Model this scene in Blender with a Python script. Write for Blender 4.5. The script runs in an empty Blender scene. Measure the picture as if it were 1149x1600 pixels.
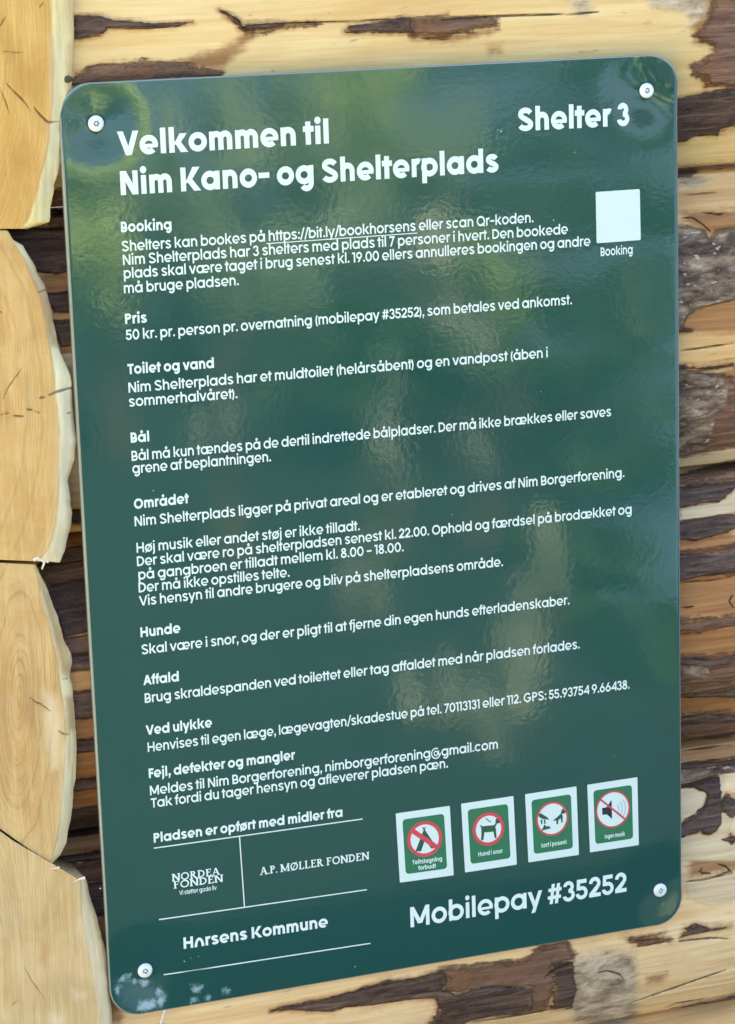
import bpy, math, random
import numpy as np
from mathutils import Matrix, Vector
from mathutils.geometry import delaunay_2d_cdt

random.seed(7)
rng = np.random.default_rng(7)
scene = bpy.context.scene
col = scene.collection

# ------------------------------------------------------------------ camera
# calibrated from the four straight edges of the sign (sign 0.60 m wide)
SW, SH = 0.600, 0.8744
CR = np.array([[0.94047196, -0.0320015, 0.33836134],
               [-0.10311122, -0.97550072, 0.19433582],
               [0.3238527, -0.21765624, -0.92073079]])   # rows: right, down, forward (sign axes x, up, out)
CC = np.array([-0.49907782, 0.98271482, 2.19707332])
FPX, IW, IH = 3959.6952871909266, 1149.0, 1600.0
ROWS = [Vector((r[0], -r[2], r[1])) for r in CR]          # blender: x right, -y out of the wall, z up
cam_loc = Vector((CC[0], -CC[2], CC[1]))
cam_d = bpy.data.cameras.new('camera')
cam_o = bpy.data.objects.new('camera', cam_d)
col.objects.link(cam_o)
R3 = Matrix((ROWS[0], -ROWS[1], -ROWS[2])).transposed()
cam_o.matrix_world = Matrix.Translation(cam_loc) @ R3.to_4x4()
cam_d.sensor_width = 36.0
cam_d.lens = FPX * 36.0 / IH
cam_d.clip_start = 0.05
cam_d.clip_end = 500
scene.camera = cam_o

# ------------------------------------------------------------------ light
SUN_EL, SUN_AZ = 50.0, 10.0          # the sun stands behind the wall, its front is in open shade
world = bpy.data.worlds.new('World')
scene.world = world
world.use_nodes = True
wn = world.node_tree
wn.nodes.clear()
sky = wn.nodes.new('ShaderNodeTexSky')
sky.sky_type = 'NISHITA'
sky.sun_disc = False
sky.sun_elevation = math.radians(SUN_EL)
sky.sun_rotation = math.radians(SUN_AZ)
sky.dust_density = 4.0
sky.ozone_density = 0.5
bg = wn.nodes.new('ShaderNodeBackground')
bg.inputs['Strength'].default_value = 0.13
wo = wn.nodes.new('ShaderNodeOutputWorld')
wn.links.new(sky.outputs[0], bg.inputs[0])
wn.links.new(bg.outputs[0], wo.inputs[0])
sun_d = bpy.data.lights.new('sun', 'SUN')
sun_d.energy = 5.0
sun_d.angle = math.radians(0.5)
sun_d.color = (1.0, 0.95, 0.86)
sun_o = bpy.data.objects.new('sun', sun_d)
col.objects.link(sun_o)
el, az = math.radians(SUN_EL), math.radians(SUN_AZ)
to_sun = Vector((math.sin(az) * math.cos(el), math.cos(az) * math.cos(el), math.sin(el)))
sun_o.rotation_euler = to_sun.to_track_quat('Z', 'Y').to_euler()
scene.view_settings.view_transform = 'Standard'
scene.view_settings.look = 'None'
scene.view_settings.exposure = 2.42
scene.view_settings.gamma = 1.0
scene.view_settings.use_curve_mapping = False

# ------------------------------------------------------------------ projection helpers
ROW = np.array([[v.x, v.y, v.z] for v in ROWS])
CL = np.array(cam_loc)
def project(P):
    """world points (n,3) -> photograph pixels"""
    q = (np.asarray(P, float) - CL) @ ROW.T
    return np.stack([FPX * q[:, 0] / q[:, 2] + IW / 2, FPX * q[:, 1] / q[:, 2] + IH / 2], 1)
def at(u, v, y=0.0):
    """photograph pixel -> point of the plane y = const: (x, z)"""
    d = ROW[0] * ((u - IW / 2) / FPX) + ROW[1] * ((v - IH / 2) / FPX) + ROW[2]
    s = (y - CL[1]) / d[1]
    p = CL + d * s
    return p[0], p[2]

# ------------------------------------------------------------------ numpy noise
def _h(i, j, s):
    n = (i * 374761393 + j * 668265263 + s * 974711) & 0x7fffffff
    n = ((n ^ (n >> 13)) * 1274126177) & 0x7fffffff
    return ((n ^ (n >> 16)) & 0xffff) / 65535.0
def vnoise(x, y, s=0):
    xi, yi = np.floor(x).astype(np.int64), np.floor(y).astype(np.int64)
    fx, fy = x - xi, y - yi
    fx = fx * fx * (3 - 2 * fx); fy = fy * fy * (3 - 2 * fy)
    a, b = _h(xi, yi, s), _h(xi + 1, yi, s)
    c, d = _h(xi, yi + 1, s), _h(xi + 1, yi + 1, s)
    return (a * (1 - fx) + b * fx) * (1 - fy) + (c * (1 - fx) + d * fx) * fy - 0.5
def fbm(x, y, s=0, o=4):
    t, a = 0, 1.0
    for k in range(o):
        t = t + a * vnoise(x * 2 ** k, y * 2 ** k, s + 17 * k)
        a *= 0.5
    return t

def seg_dist(px, py, a, b):
    ax, ay = a; bx, by = b
    dx, dy = bx - ax, by - ay
    L = dx * dx + dy * dy + 1e-9
    t = np.clip(((px - ax) * dx + (py - ay) * dy) / L, 0, 1)
    return np.hypot(px - ax - t * dx, py - ay - t * dy)
def poly_sdf(uv, polys, far=-40.0, margin=40):
    """positive inside, in photograph pixels"""
    out = np.full(len(uv), far)
    for P in polys:
        P = np.asarray(P, float)
        lo, hi = P.min(0) - margin, P.max(0) + margin
        m = np.where((uv[:, 0] > lo[0]) & (uv[:, 0] < hi[0]) & (uv[:, 1] > lo[1]) & (uv[:, 1] < hi[1]))[0]
        if len(m) == 0: continue
        px, py = uv[m, 0], uv[m, 1]
        d = np.full(len(m), 1e9); ins = np.zeros(len(m), bool)
        for k in range(len(P)):
            a, b = P[k], P[(k + 1) % len(P)]
            d = np.minimum(d, seg_dist(px, py, a, b))
            if a[1] != b[1]:
                c = ((a[1] > py) != (b[1] > py)) & (px < (b[0] - a[0]) * (py - a[1]) / (b[1] - a[1]) + a[0])
                ins ^= c
        out[m] = np.maximum(out[m], np.where(ins, d, -d))
    return np.clip(out, -40, 40)
def line_sdf(uv, lines, far=-40.0):
    """lines: list of (half width, [points]); tapering to both ends"""
    out = np.full(len(uv), far)
    for w, P in lines:
        P = np.asarray(P, float)
        lo, hi = P.min(0) - 30, P.max(0) + 30
        m = np.where((uv[:, 0] > lo[0]) & (uv[:, 0] < hi[0]) & (uv[:, 1] > lo[1]) & (uv[:, 1] < hi[1]))[0]
        if len(m) == 0: continue
        cum = np.concatenate([[0], np.cumsum(np.hypot(*np.diff(P, axis=0).T))])
        best = np.full(len(m), -1e9)
        for k in range(len(P) - 1):
            a, b = P[k], P[k + 1]
            L = cum[k + 1] - cum[k] + 1e-9
            t = np.clip(((uv[m, 0] - a[0]) * (b[0] - a[0]) + (uv[m, 1] - a[1]) * (b[1] - a[1])) / (L * L), 0, 1)
            s = (cum[k] + t * L) / cum[-1]
            ww = w * (0.25 + 0.95 * np.sin(np.pi * np.clip(s, 0.02, 0.98)) ** 0.7)
            best = np.maximum(best, ww - seg_dist(uv[m, 0], uv[m, 1], a, b))
        out[m] = np.maximum(out[m], best)
    return np.clip(out, -40, 40)

# ------------------------------------------------------------------ materials
class NT:
    def __init__(self, name):
        self.m = bpy.data.materials.new(name)
        self.m.use_nodes = True
        self.t = self.m.node_tree
        self.t.nodes.clear()
        self.out = self.n('ShaderNodeOutputMaterial')
        self.b = self.n('ShaderNodeBsdfPrincipled')
        self.t.links.new(self.b.outputs[0], self.out.inputs[0])
    def n(self, ty, **kw):
        nd = self.t.nodes.new(ty)
        for k, v in kw.items(): setattr(nd, k, v)
        return nd
    def put(self, sock, v):
        if hasattr(v, 'is_output'): self.t.links.new(v, sock)
        else: sock.default_value = v
    def set(self, **kw):
        for k, v in kw.items(): self.put(self.b.inputs[k.replace('_', ' ')], v)
    def coord(self):
        return self.n('ShaderNodeTexCoord').outputs['Object']
    def mapped(self, scale, loc=(0, 0, 0)):
        mp = self.n('ShaderNodeMapping')
        self.t.links.new(self.coord(), mp.inputs[0])
        mp.inputs['Scale'].default_value = scale
        mp.inputs['Location'].default_value = loc
        return mp.outputs[0]
    def noise(self, vec, scale, detail=4.0, rough=0.55, dist=0.0):
        nz = self.n('ShaderNodeTexNoise')
        self.t.links.new(vec, nz.inputs['Vector'])
        nz.inputs['Scale'].default_value = scale
        nz.inputs['Detail'].default_value = detail
        nz.inputs['Roughness'].default_value = rough
        nz.inputs['Distortion'].default_value = dist
        return nz.outputs['Fac']
    def attr(self, name):
        a = self.n('ShaderNodeAttribute', attribute_name=name)
        return a.outputs['Fac']
    def math(self, op, a, b=0.0, c=0.0):
        m = self.n('ShaderNodeMath', operation=op)
        self.put(m.inputs[0], a); self.put(m.inputs[1], b); self.put(m.inputs[2], c)
        return m.outputs[0]
    def rng(self, v, a, b, c=0.0, d=1.0, smooth=True):
        r = self.n('ShaderNodeMapRange')
        r.interpolation_type = 'SMOOTHSTEP' if smooth else 'LINEAR'
        self.put(r.inputs['Value'], v)
        r.inputs['From Min'].default_value = a; r.inputs['From Max'].default_value = b
        r.inputs['To Min'].default_value = c; r.inputs['To Max'].default_value = d
        return r.outputs['Result']
    def mix(self, f, a, b, mode='MIX'):
        m = self.n('ShaderNodeMix', data_type='RGBA', blend_type=mode)
        self.put(m.inputs['Factor'], f)
        for s, v in ((m.inputs['A'], a), (m.inputs['B'], b)):
            if hasattr(v, 'is_output'): self.t.links.new(v, s)
            else: s.default_value = (*v[:3], 1)
        return m.outputs['Result']
    def ramp(self, f, stops):
        r = self.n('ShaderNodeValToRGB')
        while len(r.color_ramp.elements) < len(stops): r.color_ramp.elements.new(0.5)
        for e, (p, c) in zip(r.color_ramp.elements, stops):
            e.position = p; e.color = (*c, 1)
        self.t.links.new(f, r.inputs[0])
        return r.outputs[0]
    def bump(self, h, strength=0.5, dist=0.001, normal=None):
        b = self.n('ShaderNodeBump')
        b.inputs['Strength'].default_value = strength
        b.inputs['Distance'].default_value = dist
        self.t.links.new(h, b.inputs['Height'])
        if normal is not None: self.t.links.new(normal, b.inputs['Normal'])
        return b.outputs[0]

def srgb(r, g, b):
    f = lambda c: (c / 255 / 12.92) if c / 255 <= 0.04045 else ((c / 255 + 0.055) / 1.055) ** 2.4
    return (f(r), f(g), f(b))

def simple_mat(name, color, rough=0.5, metal=0.0, spec=0.5):
    k = NT(name)
    k.set(Base_Color=(*color, 1), Roughness=rough, Metallic=metal)
    k.b.inputs['Specular IOR Level'].default_value = spec
    return k.m

# ---- wood of the horizontal logs: peeled wood with strips of bark left on
def log_mat(name, tones, seed):
    k = NT(name)
    st = k.mapped((2.2, 30, 30), (seed, seed * 2, 0))
    fi = k.mapped((6, 160, 160), (seed * 3, 0, seed))
    iso = k.mapped((1, 1, 1), (seed, 0, 0))
    broad = k.noise(st, 1.6, 5, 0.6, 0.6)
    fine = k.noise(fi, 1.4, 3, 0.6)
    blot = k.noise(iso, 14, 4, 0.6)
    wood = k.ramp(broad, [(0.30, tones[0]), (0.47, tones[1]), (0.60, tones[2]), (0.75, tones[3])])
    wood = k.mix(k.rng(fine, 0.35, 0.75, 0, 0.45), wood, tones[4])
    wood = k.mix(k.rng(blot, 0.5, 0.75, 0, 0.35), wood, tones[0])
    sp = k.noise(k.mapped((40, 160, 160), (seed, 1, 4)), 1.0, 2, 0.5)
    wood = k.mix(k.rng(sp, 0.69, 0.76, 0, 0.35), wood, (0.16, 0.085, 0.035))
    jag = k.math('SUBTRACT', k.noise(k.mapped((11, 120, 120), (seed, 3, 1)), 1.7, 5, 0.7), 0.5)
    jag2 = k.math('SUBTRACT', k.noise(iso, 160, 3, 0.6), 0.5)
    j = k.math('ADD', k.math('MULTIPLY', jag, 11.0), k.math('MULTIPLY', jag2, 5.0))
    fac = {}
    for c, (lo, hi, amp) in dict(O=(-9, 9, 2.4), L=(-3, 3, 0.8), N=(-12, 10, 3.0), B=(-5.0, 6.0, 3.0), G=(-3.0, 3.0, 1.5),
                                 D=(-1.6, 1.8, 1.5), K=(-0.9, 0.9, 0.26)).items():
        v = k.math('ADD', k.attr('m' + c), k.math('MULTIPLY', j, amp))
        fac[c] = k.rng(v, lo, hi)
    bn = k.noise(k.mapped((7, 95, 95), (seed, 7, 2)), 1.8, 7, 0.72, 0.7)
    bn2 = k.noise(iso, 55, 6, 0.7, 0.5)
    chip = k.noise(k.mapped((80, 130, 130), (seed, 8, 2)), 1.0, 2, 0.5)
    ora = k.mix(k.rng(fine, 0.3, 0.7), (0.36, 0.155, 0.045), (0.22, 0.08, 0.025))
    lig = k.mix(k.rng(fine, 0.3, 0.7), (0.72, 0.56, 0.34), (0.60, 0.43, 0.24))
    brn = k.ramp(bn, [(0.3, (0.085, 0.045, 0.030)), (0.46, (0.165, 0.088, 0.058)), (0.58, (0.25, 0.14, 0.088)), (0.75, (0.40, 0.25, 0.15))])
    brn = k.mix(k.rng(blot, 0.45, 0.65, 0, 0.6), brn, (0.26, 0.115, 0.05))
    gn = k.noise(k.mapped((26, 70, 70), (seed, 2, 9)), 1.2, 7, 0.72, 0.25)
    gry = k.ramp(gn, [(0.33, (0.040, 0.024, 0.016)), (0.43, (0.115, 0.075, 0.050)), (0.50, (0.21, 0.145, 0.098)), (0.58, (0.34, 0.25, 0.165)), (0.70, (0.58, 0.46, 0.31))])
    gry = k.mix(k.rng(chip, 0.66, 0.70, 0, 0.7), gry, (0.62, 0.52, 0.42))
    kno = k.ramp(k.noise(k.mapped((26, 60, 60), (seed, 2, 3)), 1.3, 7, 0.72, 0.3), [(0.33, (0.15, 0.10, 0.065)), (0.44, (0.33, 0.24, 0.155)), (0.54, (0.50, 0.39, 0.26)), (0.68, (0.72, 0.60, 0.42))])
    halo = k.rng(k.math('ADD', k.math('MAXIMUM', k.attr('mD'), k.attr('mB')), k.math('MULTIPLY', j, 1.6)), -9.0, -0.5, 0, 0.55)
    drk = k.ramp(bn, [(0.30, (0.022, 0.012, 0.008)), (0.43, (0.058, 0.033, 0.024)), (0.53, (0.110, 0.067, 0.048)), (0.64, (0.20, 0.125, 0.085)), (0.78, (0.34, 0.22, 0.14))])
    drk = k.mix(k.rng(bn2, 0.45, 0.7, 0, 0.55), drk, (0.125, 0.080, 0.062))
    flk = k.noise(iso, 420, 2, 0.5)
    drk = k.mix(k.rng(flk, 0.66, 0.76, 0, 0.4), drk, (0.24, 0.18, 0.14))
    c = k.mix(k.math('MULTIPLY', fac['O'], 0.8), wood, ora)
    c = k.mix(halo, c, ora)
    c = k.mix(fac['L'], c, lig)
    c = k.mix(fac['N'], c, kno)
    c = k.mix(fac['B'], c, brn)
    c = k.mix(fac['G'], c, gry)
    c = k.mix(fac['D'], c, drk)
    c = k.mix(k.math('MULTIPLY', fac['K'], 0.85), c, (0.035, 0.019, 0.012))
    bark = k.math('MAXIMUM', k.math('MAXIMUM', fac['D'], fac['G']), fac['B'])
    h = k.math('ADD', k.math('MULTIPLY', k.math('MULTIPLY', bark, k.math('ADD', bn2, gn)), 1.6), k.math('MULTIPLY', fine, 0.35))
    h = k.math('ADD', h, k.math('MULTIPLY', bark, 0.9))
    h = k.math('SUBTRACT', h, k.math('MULTIPLY', fac['K'], 1.5))
    k.set(Base_Color=c, Roughness=0.72, Normal=k.bump(h, 0.95, 0.0018))
    k.b.inputs['Specular IOR Level'].default_value = 0.3
    return k.m

def end_mat(name, tones, seed, ringscale):
    """sawn end grain: growth rings follow the 'ring' attribute (metres from the pith)"""
    k = NT(name)
    tones = [tuple(v * q for v, q in zip(t, (0.88, 0.83, 0.76))) if n_ < 5 else t for n_, t in enumerate(tones)]
    iso = k.mapped((1, 1, 1), (seed, 0, 0))
    w = k.noise(iso, 26, 4, 0.6)
    r = k.math('ADD', k.attr('ring'), k.math('MULTIPLY', w, 0.010))
    comb = k.n('ShaderNodeCombineXYZ')
    k.t.links.new(r, comb.inputs[0])
    rn = k.noise(comb.outputs[0], ringscale, 3, 0.6)
    rn2 = k.noise(comb.outputs[0], ringscale * 0.22, 2, 0.5)
    saw = k.noise(k.mapped((240, 40, 16), (seed, 0, 0)), 1.0, 3, 0.6)
    blot = k.noise(iso, 17, 5, 0.6, 0.4)
    c = k.ramp(blot, [(0.32, tones[0]), (0.5, tones[1]), (0.68, tones[2])])
    c = k.mix(k.rng(rn, 0.48, 0.70, 0, 0.55), c, tones[3])
    c = k.mix(k.rng(rn2, 0.45, 0.7, 0, 0.35), c, tones[0])
    wv = k.math('SINE', k.math('MULTIPLY', k.math('ADD', k.attr('ring'), k.math('MULTIPLY', w, 0.007)), 6.283 / 0.0026))
    patch = k.noise(k.mapped((9, 9, 5), (seed, 6, 1)), 1.0, 3, 0.5)
    c = k.mix(k.math('MULTIPLY', k.rng(wv, 0.35, 1.0), k.rng(patch, 0.40, 0.62, 0, 0.42)), c, tones[3])
    c = k.mix(k.rng(saw, 0.46, 0.74, 0, 0.42), c, tones[4])
    saw2 = k.noise(k.mapped((520, 60, 9), (seed, 4, 0)), 1.0, 3, 0.6)
    c = k.mix(k.rng(saw2, 0.52, 0.76, 0, 0.28), c, tones[3])
    grey = k.noise(iso, 7.5, 4, 0.6, 0.5)
    c = k.mix(k.rng(grey, 0.55, 0.72, 0, 0.30), c, (0.44, 0.36, 0.25))
    rim = k.rng(k.math('ADD', k.attr('rim'), k.math('MULTIPLY', k.math('SUBTRACT', w, 0.5), 0.25)), 0.03, 0.22)
    rn3 = k.noise(k.mapped((160, 90, 14), (seed, 5, 0)), 1.0, 4, 0.65)
    rimc = k.ramp(rn3, [(0.3, tones[5]), (0.5, tones[6]), (0.72, tones[7])])
    c = k.mix(rim, c, rimc)
    edge = k.math('MULTIPLY', k.rng(k.attr('rim'), 0.55, 0.9), k.rng(k.noise(k.mapped((30, 30, 9), (seed, 3, 3)), 1.0, 4, 0.6), 0.38, 0.62))
    c = k.mix(k.math('MULTIPLY', edge, 0.75), c, (0.60, 0.37, 0.18))
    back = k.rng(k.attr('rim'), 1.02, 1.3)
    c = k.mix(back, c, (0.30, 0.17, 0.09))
    jag = k.math('MULTIPLY', k.math('SUBTRACT', k.noise(iso, 180, 3, 0.6), 0.5), 2.2)
    kf = k.rng(k.math('ADD', k.attr('mK'), jag), -0.8, 0.8)
    of = k.rng(k.math('ADD', k.attr('mO'), k.math('MULTIPLY', jag, 3.0)), -9, 8, 0, 0.75)
    lf = k.rng(k.math('ADD', k.attr('mL'), k.math('MULTIPLY', jag, 3.0)), -14, 14, 0, 0.55)
    c = k.mix(of, c, (0.50, 0.27, 0.10))
    c = k.mix(lf, c, (0.78, 0.66, 0.44))
    c = k.mix(k.math('MULTIPLY', kf, 0.75), c, (0.17, 0.09, 0.04))
    h = k.math('ADD', k.math('MULTIPLY', saw, 0.5), k.math('MULTIPLY', rn, 0.35))
    h = k.math('ADD', h, k.math('MULTIPLY', rn3, rim))
    h = k.math('SUBTRACT', h, k.math('MULTIPLY', kf, 2.0))
    k.set(Base_Color=c, Roughness=0.7, Normal=k.bump(h, 0.5, 0.0009))
    k.b.inputs['Specular IOR Level'].default_value = 0.3
    return k.m

# ------------------------------------------------------------------ object helpers
def tag(o, label=None, cat=None, group=None, kind=None):
    if label: o['label'] = label
    if cat: o['category'] = cat
    if group: o['group'] = group
    if kind: o['kind'] = kind
    return o
def empty(name, loc=(0, 0, 0)):
    o = bpy.data.objects.new(name, None)
    o.empty_display_size = 0.05
    col.objects.link(o)
    o.location = loc
    return o
def mesh_obj(name, verts, faces, mats, parent=None, smooth=True, attrs=None, mat_idx=None):
    me = bpy.data.meshes.new(name)
    me.from_pydata([tuple(v) for v in verts] if not isinstance(verts, np.ndarray) else verts.tolist(), [],
                   faces if not isinstance(faces, np.ndarray) else faces.tolist())
    for m in (mats if isinstance(mats, (list, tuple)) else [mats]): me.materials.append(m)
    if smooth: me.polygons.foreach_set('use_smooth', [True] * len(me.polygons))
    if mat_idx is not None: me.polygons.foreach_set('material_index', np.asarray(mat_idx, np.int32))
    for k, v in (attrs or {}).items():
        a = me.attributes.new(k, 'FLOAT', 'POINT')
        a.data.foreach_set('value', np.asarray(v, np.float32))
    me.update()
    o = bpy.data.objects.new(name, me)
    col.objects.link(o)
    if parent is not None:
        o.parent = parent
        q, w = parent, Vector((0, 0, 0))   # meshes are written in world coordinates
        while q is not None:
            w = w + q.location
            q = q.parent
        o.location = -w
    return o
def grid_faces(nr, nc, flip=False):
    i = np.arange(nr - 1)[:, None] * nc + np.arange(nc - 1)[None, :]
    q = np.stack([i, i + 1, i + nc + 1, i + nc], -1).reshape(-1, 4)
    return q[:, ::-1] if flip else q

# ================================================================== ground and water (seen only in the gloss of the sign)
GZ = -0.68
def ground_mat():
    k = NT('grass ground')
    v = k.mapped((1, 1, 1))
    n = k.noise(v, 2.5, 5, 0.6)
    n2 = k.noise(v, 40, 3, 0.6)
    c = k.ramp(n, [(0.3, (0.005, 0.010, 0.006)), (0.55, (0.008, 0.016, 0.009)), (0.75, (0.014, 0.020, 0.011))])
    k.set(Base_Color=k.mix(k.rng(n2, 0.4, 0.7, 0, 0.5), c, (0.008, 0.012, 0.007)), Roughness=0.9)
    return k.m
g = mesh_obj('ground', [(-120, -150, GZ), (120, -150, GZ), (120, 60, GZ), (-120, 60, GZ)], [(0, 1, 2, 3)], ground_mat(), smooth=False)
tag(g, 'dark grassy ground in front of the log wall', 'ground', kind='structure')
def bounce_patch_mat():
    k = NT('pale bounce ground')
    n = k.noise(k.mapped((1, 1, 1)), 30, 5, 0.7)
    k.set(Base_Color=k.ramp(n, [(0.3, (0.32, 0.265, 0.16)), (0.7, (0.50, 0.425, 0.27))]), Roughness=0.9)
    return k.m
gp = mesh_obj('bounce_patch', [(-40, -30, GZ + 0.006), (-4.0, -30, GZ + 0.006), (-0.35, -1.2, GZ + 0.006), (-0.6, -0.25, GZ + 0.006), (-40, -0.25, GZ + 0.006)], [(0, 1, 2, 3, 4)], bounce_patch_mat(), smooth=False)  # unseen bright ground sheet, added to bounce warm light onto the wall
tag(gp, 'pale unseen ground sheet added to bounce warm light at the wall', 'bounce_patch', kind='structure')
def water_mat():
    k = NT('lake water')
    h = k.noise(k.mapped((1.0, 4.0, 1)), 1.3, 3, 0.5)
    k.set(Base_Color=(0.08, 0.13, 0.175, 1), Roughness=0.06, Normal=k.bump(h, 0.6, 0.12), IOR=1.33)
    return k.m
shore = [(1.95, -3.1), (2.3, -4.0), (3.2, -6.2), (4.2, -9.0), (4.6, -12.5), (4.0, -17.0), (0.0, -24), (-30, -40), (-60, -140), (110, -140), (110, -3.0), (6, -2.6), (3, -2.75)]
w = mesh_obj('water', [(x, y, GZ + 0.02) for x, y in shore], [tuple(range(len(shore)))], water_mat(), smooth=False)
tag(w, 'calm lake water reflecting the pale sky beyond the bank', 'water', kind='structure')

# ================================================================== the log wall behind the sign
SEAMS = [1.66, 1.36, 1.058, 0.757, 0.452, 0.163, -0.135, -0.43, -0.70]
YF = 0.016            # front tangent of the logs
BARK_D = [
 [(118,25),(158,25),(175,31),(200,33),(240,38),(270,38),(301,34),(275,40),(222,45),(166,44),(166,49),(157,54),(116,61),(112,45)],
 [(342,14),(358,22),(372,31),(381,44),(385,48),(378,46),(364,32),(350,22)],
 [(381,39),(420,36),(450,36),(440,40),(405,45),(383,47)],
 [(539,50),(547,41),(568,38),(590,34),(640,27),(640,42),(650,52),(600,50)],
 [(30,150),(1062,155),(1090,148),(1115,141),(1130,140),(1160,142),(1160,199),(1125,200),(1122,207),(1120,210),(1088,210),(1075,218),(1057,223),(1000,224)],
 [(1040,268),(1060,267),(1080,264),(1091,268),(1082,274),(1060,277),(1040,277)],
 [(1040,512),(1063,513),(1082,515),(1080,518),(1063,519),(1040,519)],
 [(1040,570),(1064,571),(1095,575),(1149,566),(1149,570),(1100,577),(1064,576),(1040,575)],
 [(1064,741),(1080,734),(1110,725),(1160,717),(1160,726),(1130,734),(1100,742),(1064,748),(1030,750),(1030,743)],
 [(1030,762),(1064,760),(1160,751),(1160,757),(1130,772),(1123,783),(1100,785),(1064,792),(1030,795)],
 [(1030,818),(1064,816),(1100,810),(1130,805),(1160,806),(1160,826),(1110,838),(1090,843),(1064,843),(1030,846)],
 [(1030,866),(1064,864),(1120,868),(1160,866),(1160,893),(1120,896),(1090,901),(1064,908),(1030,910)],
 [(1030,1030),(1064,1028),(1110,1028),(1160,1020),(1160,1033),(1115,1040),(1108,1050),(1104,1040),(1030,1036)],
 [(1030,1088),(1064,1086),(1100,1081),(1160,1075),(1160,1088),(1064,1089)],
 [(1030,1122),(1064,1120),(1095,1115),(1160,1118),(1160,1127),(1064,1132),(1030,1133)],
 [(1030,1196),(1064,1193),(1160,1185),(1160,1193),(1100,1199),(1064,1201),(1030,1203)],
 [(1050,1226),(1064,1225),(1080,1221),(1100,1215),(1120,1210),(1124,1216),(1124,1238),(1126,1255),(1126,1285),(1120,1297),(1108,1304),(1100,1302),(1094,1297),(1080,1303),(1050,1309),(1050,1290),(1064,1285),(1085,1272),(1098,1260),(1104,1240),(1100,1236),(1085,1230),(1064,1230),(1050,1231)],
 [(1124,1252),(1136,1238),(1160,1249),(1160,1293),(1135,1272),(1126,1264)],
 [(1128,1311),(1160,1296),(1160,1322)],
 [(1063,1465),(1075,1450),(1085,1444),(1097,1446),(1110,1451),(1143,1448),(1105,1454),(1080,1460)],
 [(1052,1577),(1068,1571),(1090,1567),(1160,1552),(1160,1561),(1100,1570),(1065,1578)],
 [(424,1580),(440,1573),(500,1563),(540,1552),(600,1533),(650,1529),(690,1516),(700,1530),(690,1545),(715,1552),(760,1540),(830,1542),(828,1578),(800,1584),(770,1587),(735,1594),(715,1604),(668,1604),(686,1575),(680,1558),(640,1560),(600,1567),(580,1570),(540,1570),(520,1580),(505,1580),(450,1578)],
 [(862,1506),(895,1500),(896,1530),(900,1545),(893,1573),(860,1575),(866,1540)],
 # between the log ends and the sign: bark, with recess shadow painted in at the notches
 [(0,358),(150,350),(150,420),(90,428),(60,424),(0,400)],
 [(60,460),(150,453),(150,482),(85,487)],
 [(80,503),(150,497),(150,535),(95,542)],
 [(100,797),(150,794),(150,815),(104,818)],
 [(90,856),(150,848),(150,874),(60,884)],
 [(68,916),(150,896),(150,985),(100,995)],
 [(100,1022),(165,1016),(165,1044),(100,1047)],
 [(100,1082),(165,1076),(165,1120),(100,1126)],
 [(110,1157),(170,1150),(170,1171),(110,1176)],
 [(110,1219),(170,1212),(170,1230),(110,1237)],
 [(105,1266),(175,1256),(175,1298),(90,1312)],
 [(70,1340),(175,1326),(175,1342),(70,1352)],
 [(125,1380),(185,1370),(185,1428),(125,1432)],
]
BARK_B = [
 [(107,128),(125,118),(140,105),(150,102),(190,100),(220,96),(262,100),(300,104),(345,113),(345,118),(300,122),(180,131),(104,133)],
 [(385,44),(440,39),(500,35),(450,42),(420,47),(386,48)],
 [(620,30),(700,23),(640,30),(680,30),(740,27),(776,31),(778,40),(720,48),(690,56),(660,57),(640,55),(630,45)],
 [(1160,-5),(1118,-5),(1106,30),(1097,45),(1085,57),(1100,64),(1115,71),(1110,86),(1100,96),(1080,104),(1083,115),(1105,121),(1104,133),(1160,137)],
 [(1030,575),(1064,577),(1090,582),(1130,585),(1160,602),(1160,694),(1120,702),(1090,708),(1064,714),(1030,716)],
 [(1064,748),(1100,740),(1160,726),(1160,750),(1064,757),(1030,760),(1030,750)],
 [(1030,866),(1064,863),(1120,860),(1160,858),(1160,893),(1120,896),(1090,901),(1030,910)],
 [(1030,970),(1064,968),(1100,966),(1160,962),(1160,975),(1110,980),(1095,987),(1030,988)],
 [(1030,1028),(1064,1027),(1110,1026),(1160,1018),(1160,1062),(1064,1070),(1030,1072)],
 [(1030,1076),(1064,1074),(1160,1066),(1160,1074),(1064,1086),(1030,1088)],
 [(1030,1122),(1064,1120),(1095,1114),(1160,1118),(1160,1148),(1064,1152),(1030,1154)],
 [(690,1516),(760,1507),(815,1500),(830,1492),(840,1478),(885,1470),(895,1490),(897,1500),(862,1506),(866,1540),(850,1577),(820,1578),(830,1542),(760,1540),(715,1552),(690,1545),(700,1530)],
 [(85,300),(150,296),(150,352),(76,354)],
 [(60,887),(150,878),(150,897),(75,914)],
 [(95,995),(165,986),(165,1016),(100,1022)],
 [(130,1350),(185,1342),(185,1370),(130,1380),(90,1356)],
 [(985,1468),(1032,1464),(1050,1468),(1010,1473)],
]
BARK_G = [
 [(1030,353),(1075,353),(1100,362),(1107,372),(1120,362),(1160,350),(1160,463),(1125,472),(1090,483),(1076,490),(1069,505),(1062,513),(1030,512)],
 [(1030,577),(1064,578),(1095,584),(1128,588),(1136,612),(1134,635),(1115,645),(1110,690),(1090,706),(1064,712),(1030,714)],
 [(1064,1032),(1085,1030),(1106,1040),(1108,1052),(1098,1058),(1064,1054)],
 [(1030,1205),(1064,1205),(1160,1192),(1160,1204),(1120,1207),(1100,1213),(1064,1224),(1030,1225)],
 [(100,1030),(165,1024),(165,1046),(100,1049)],
]
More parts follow.
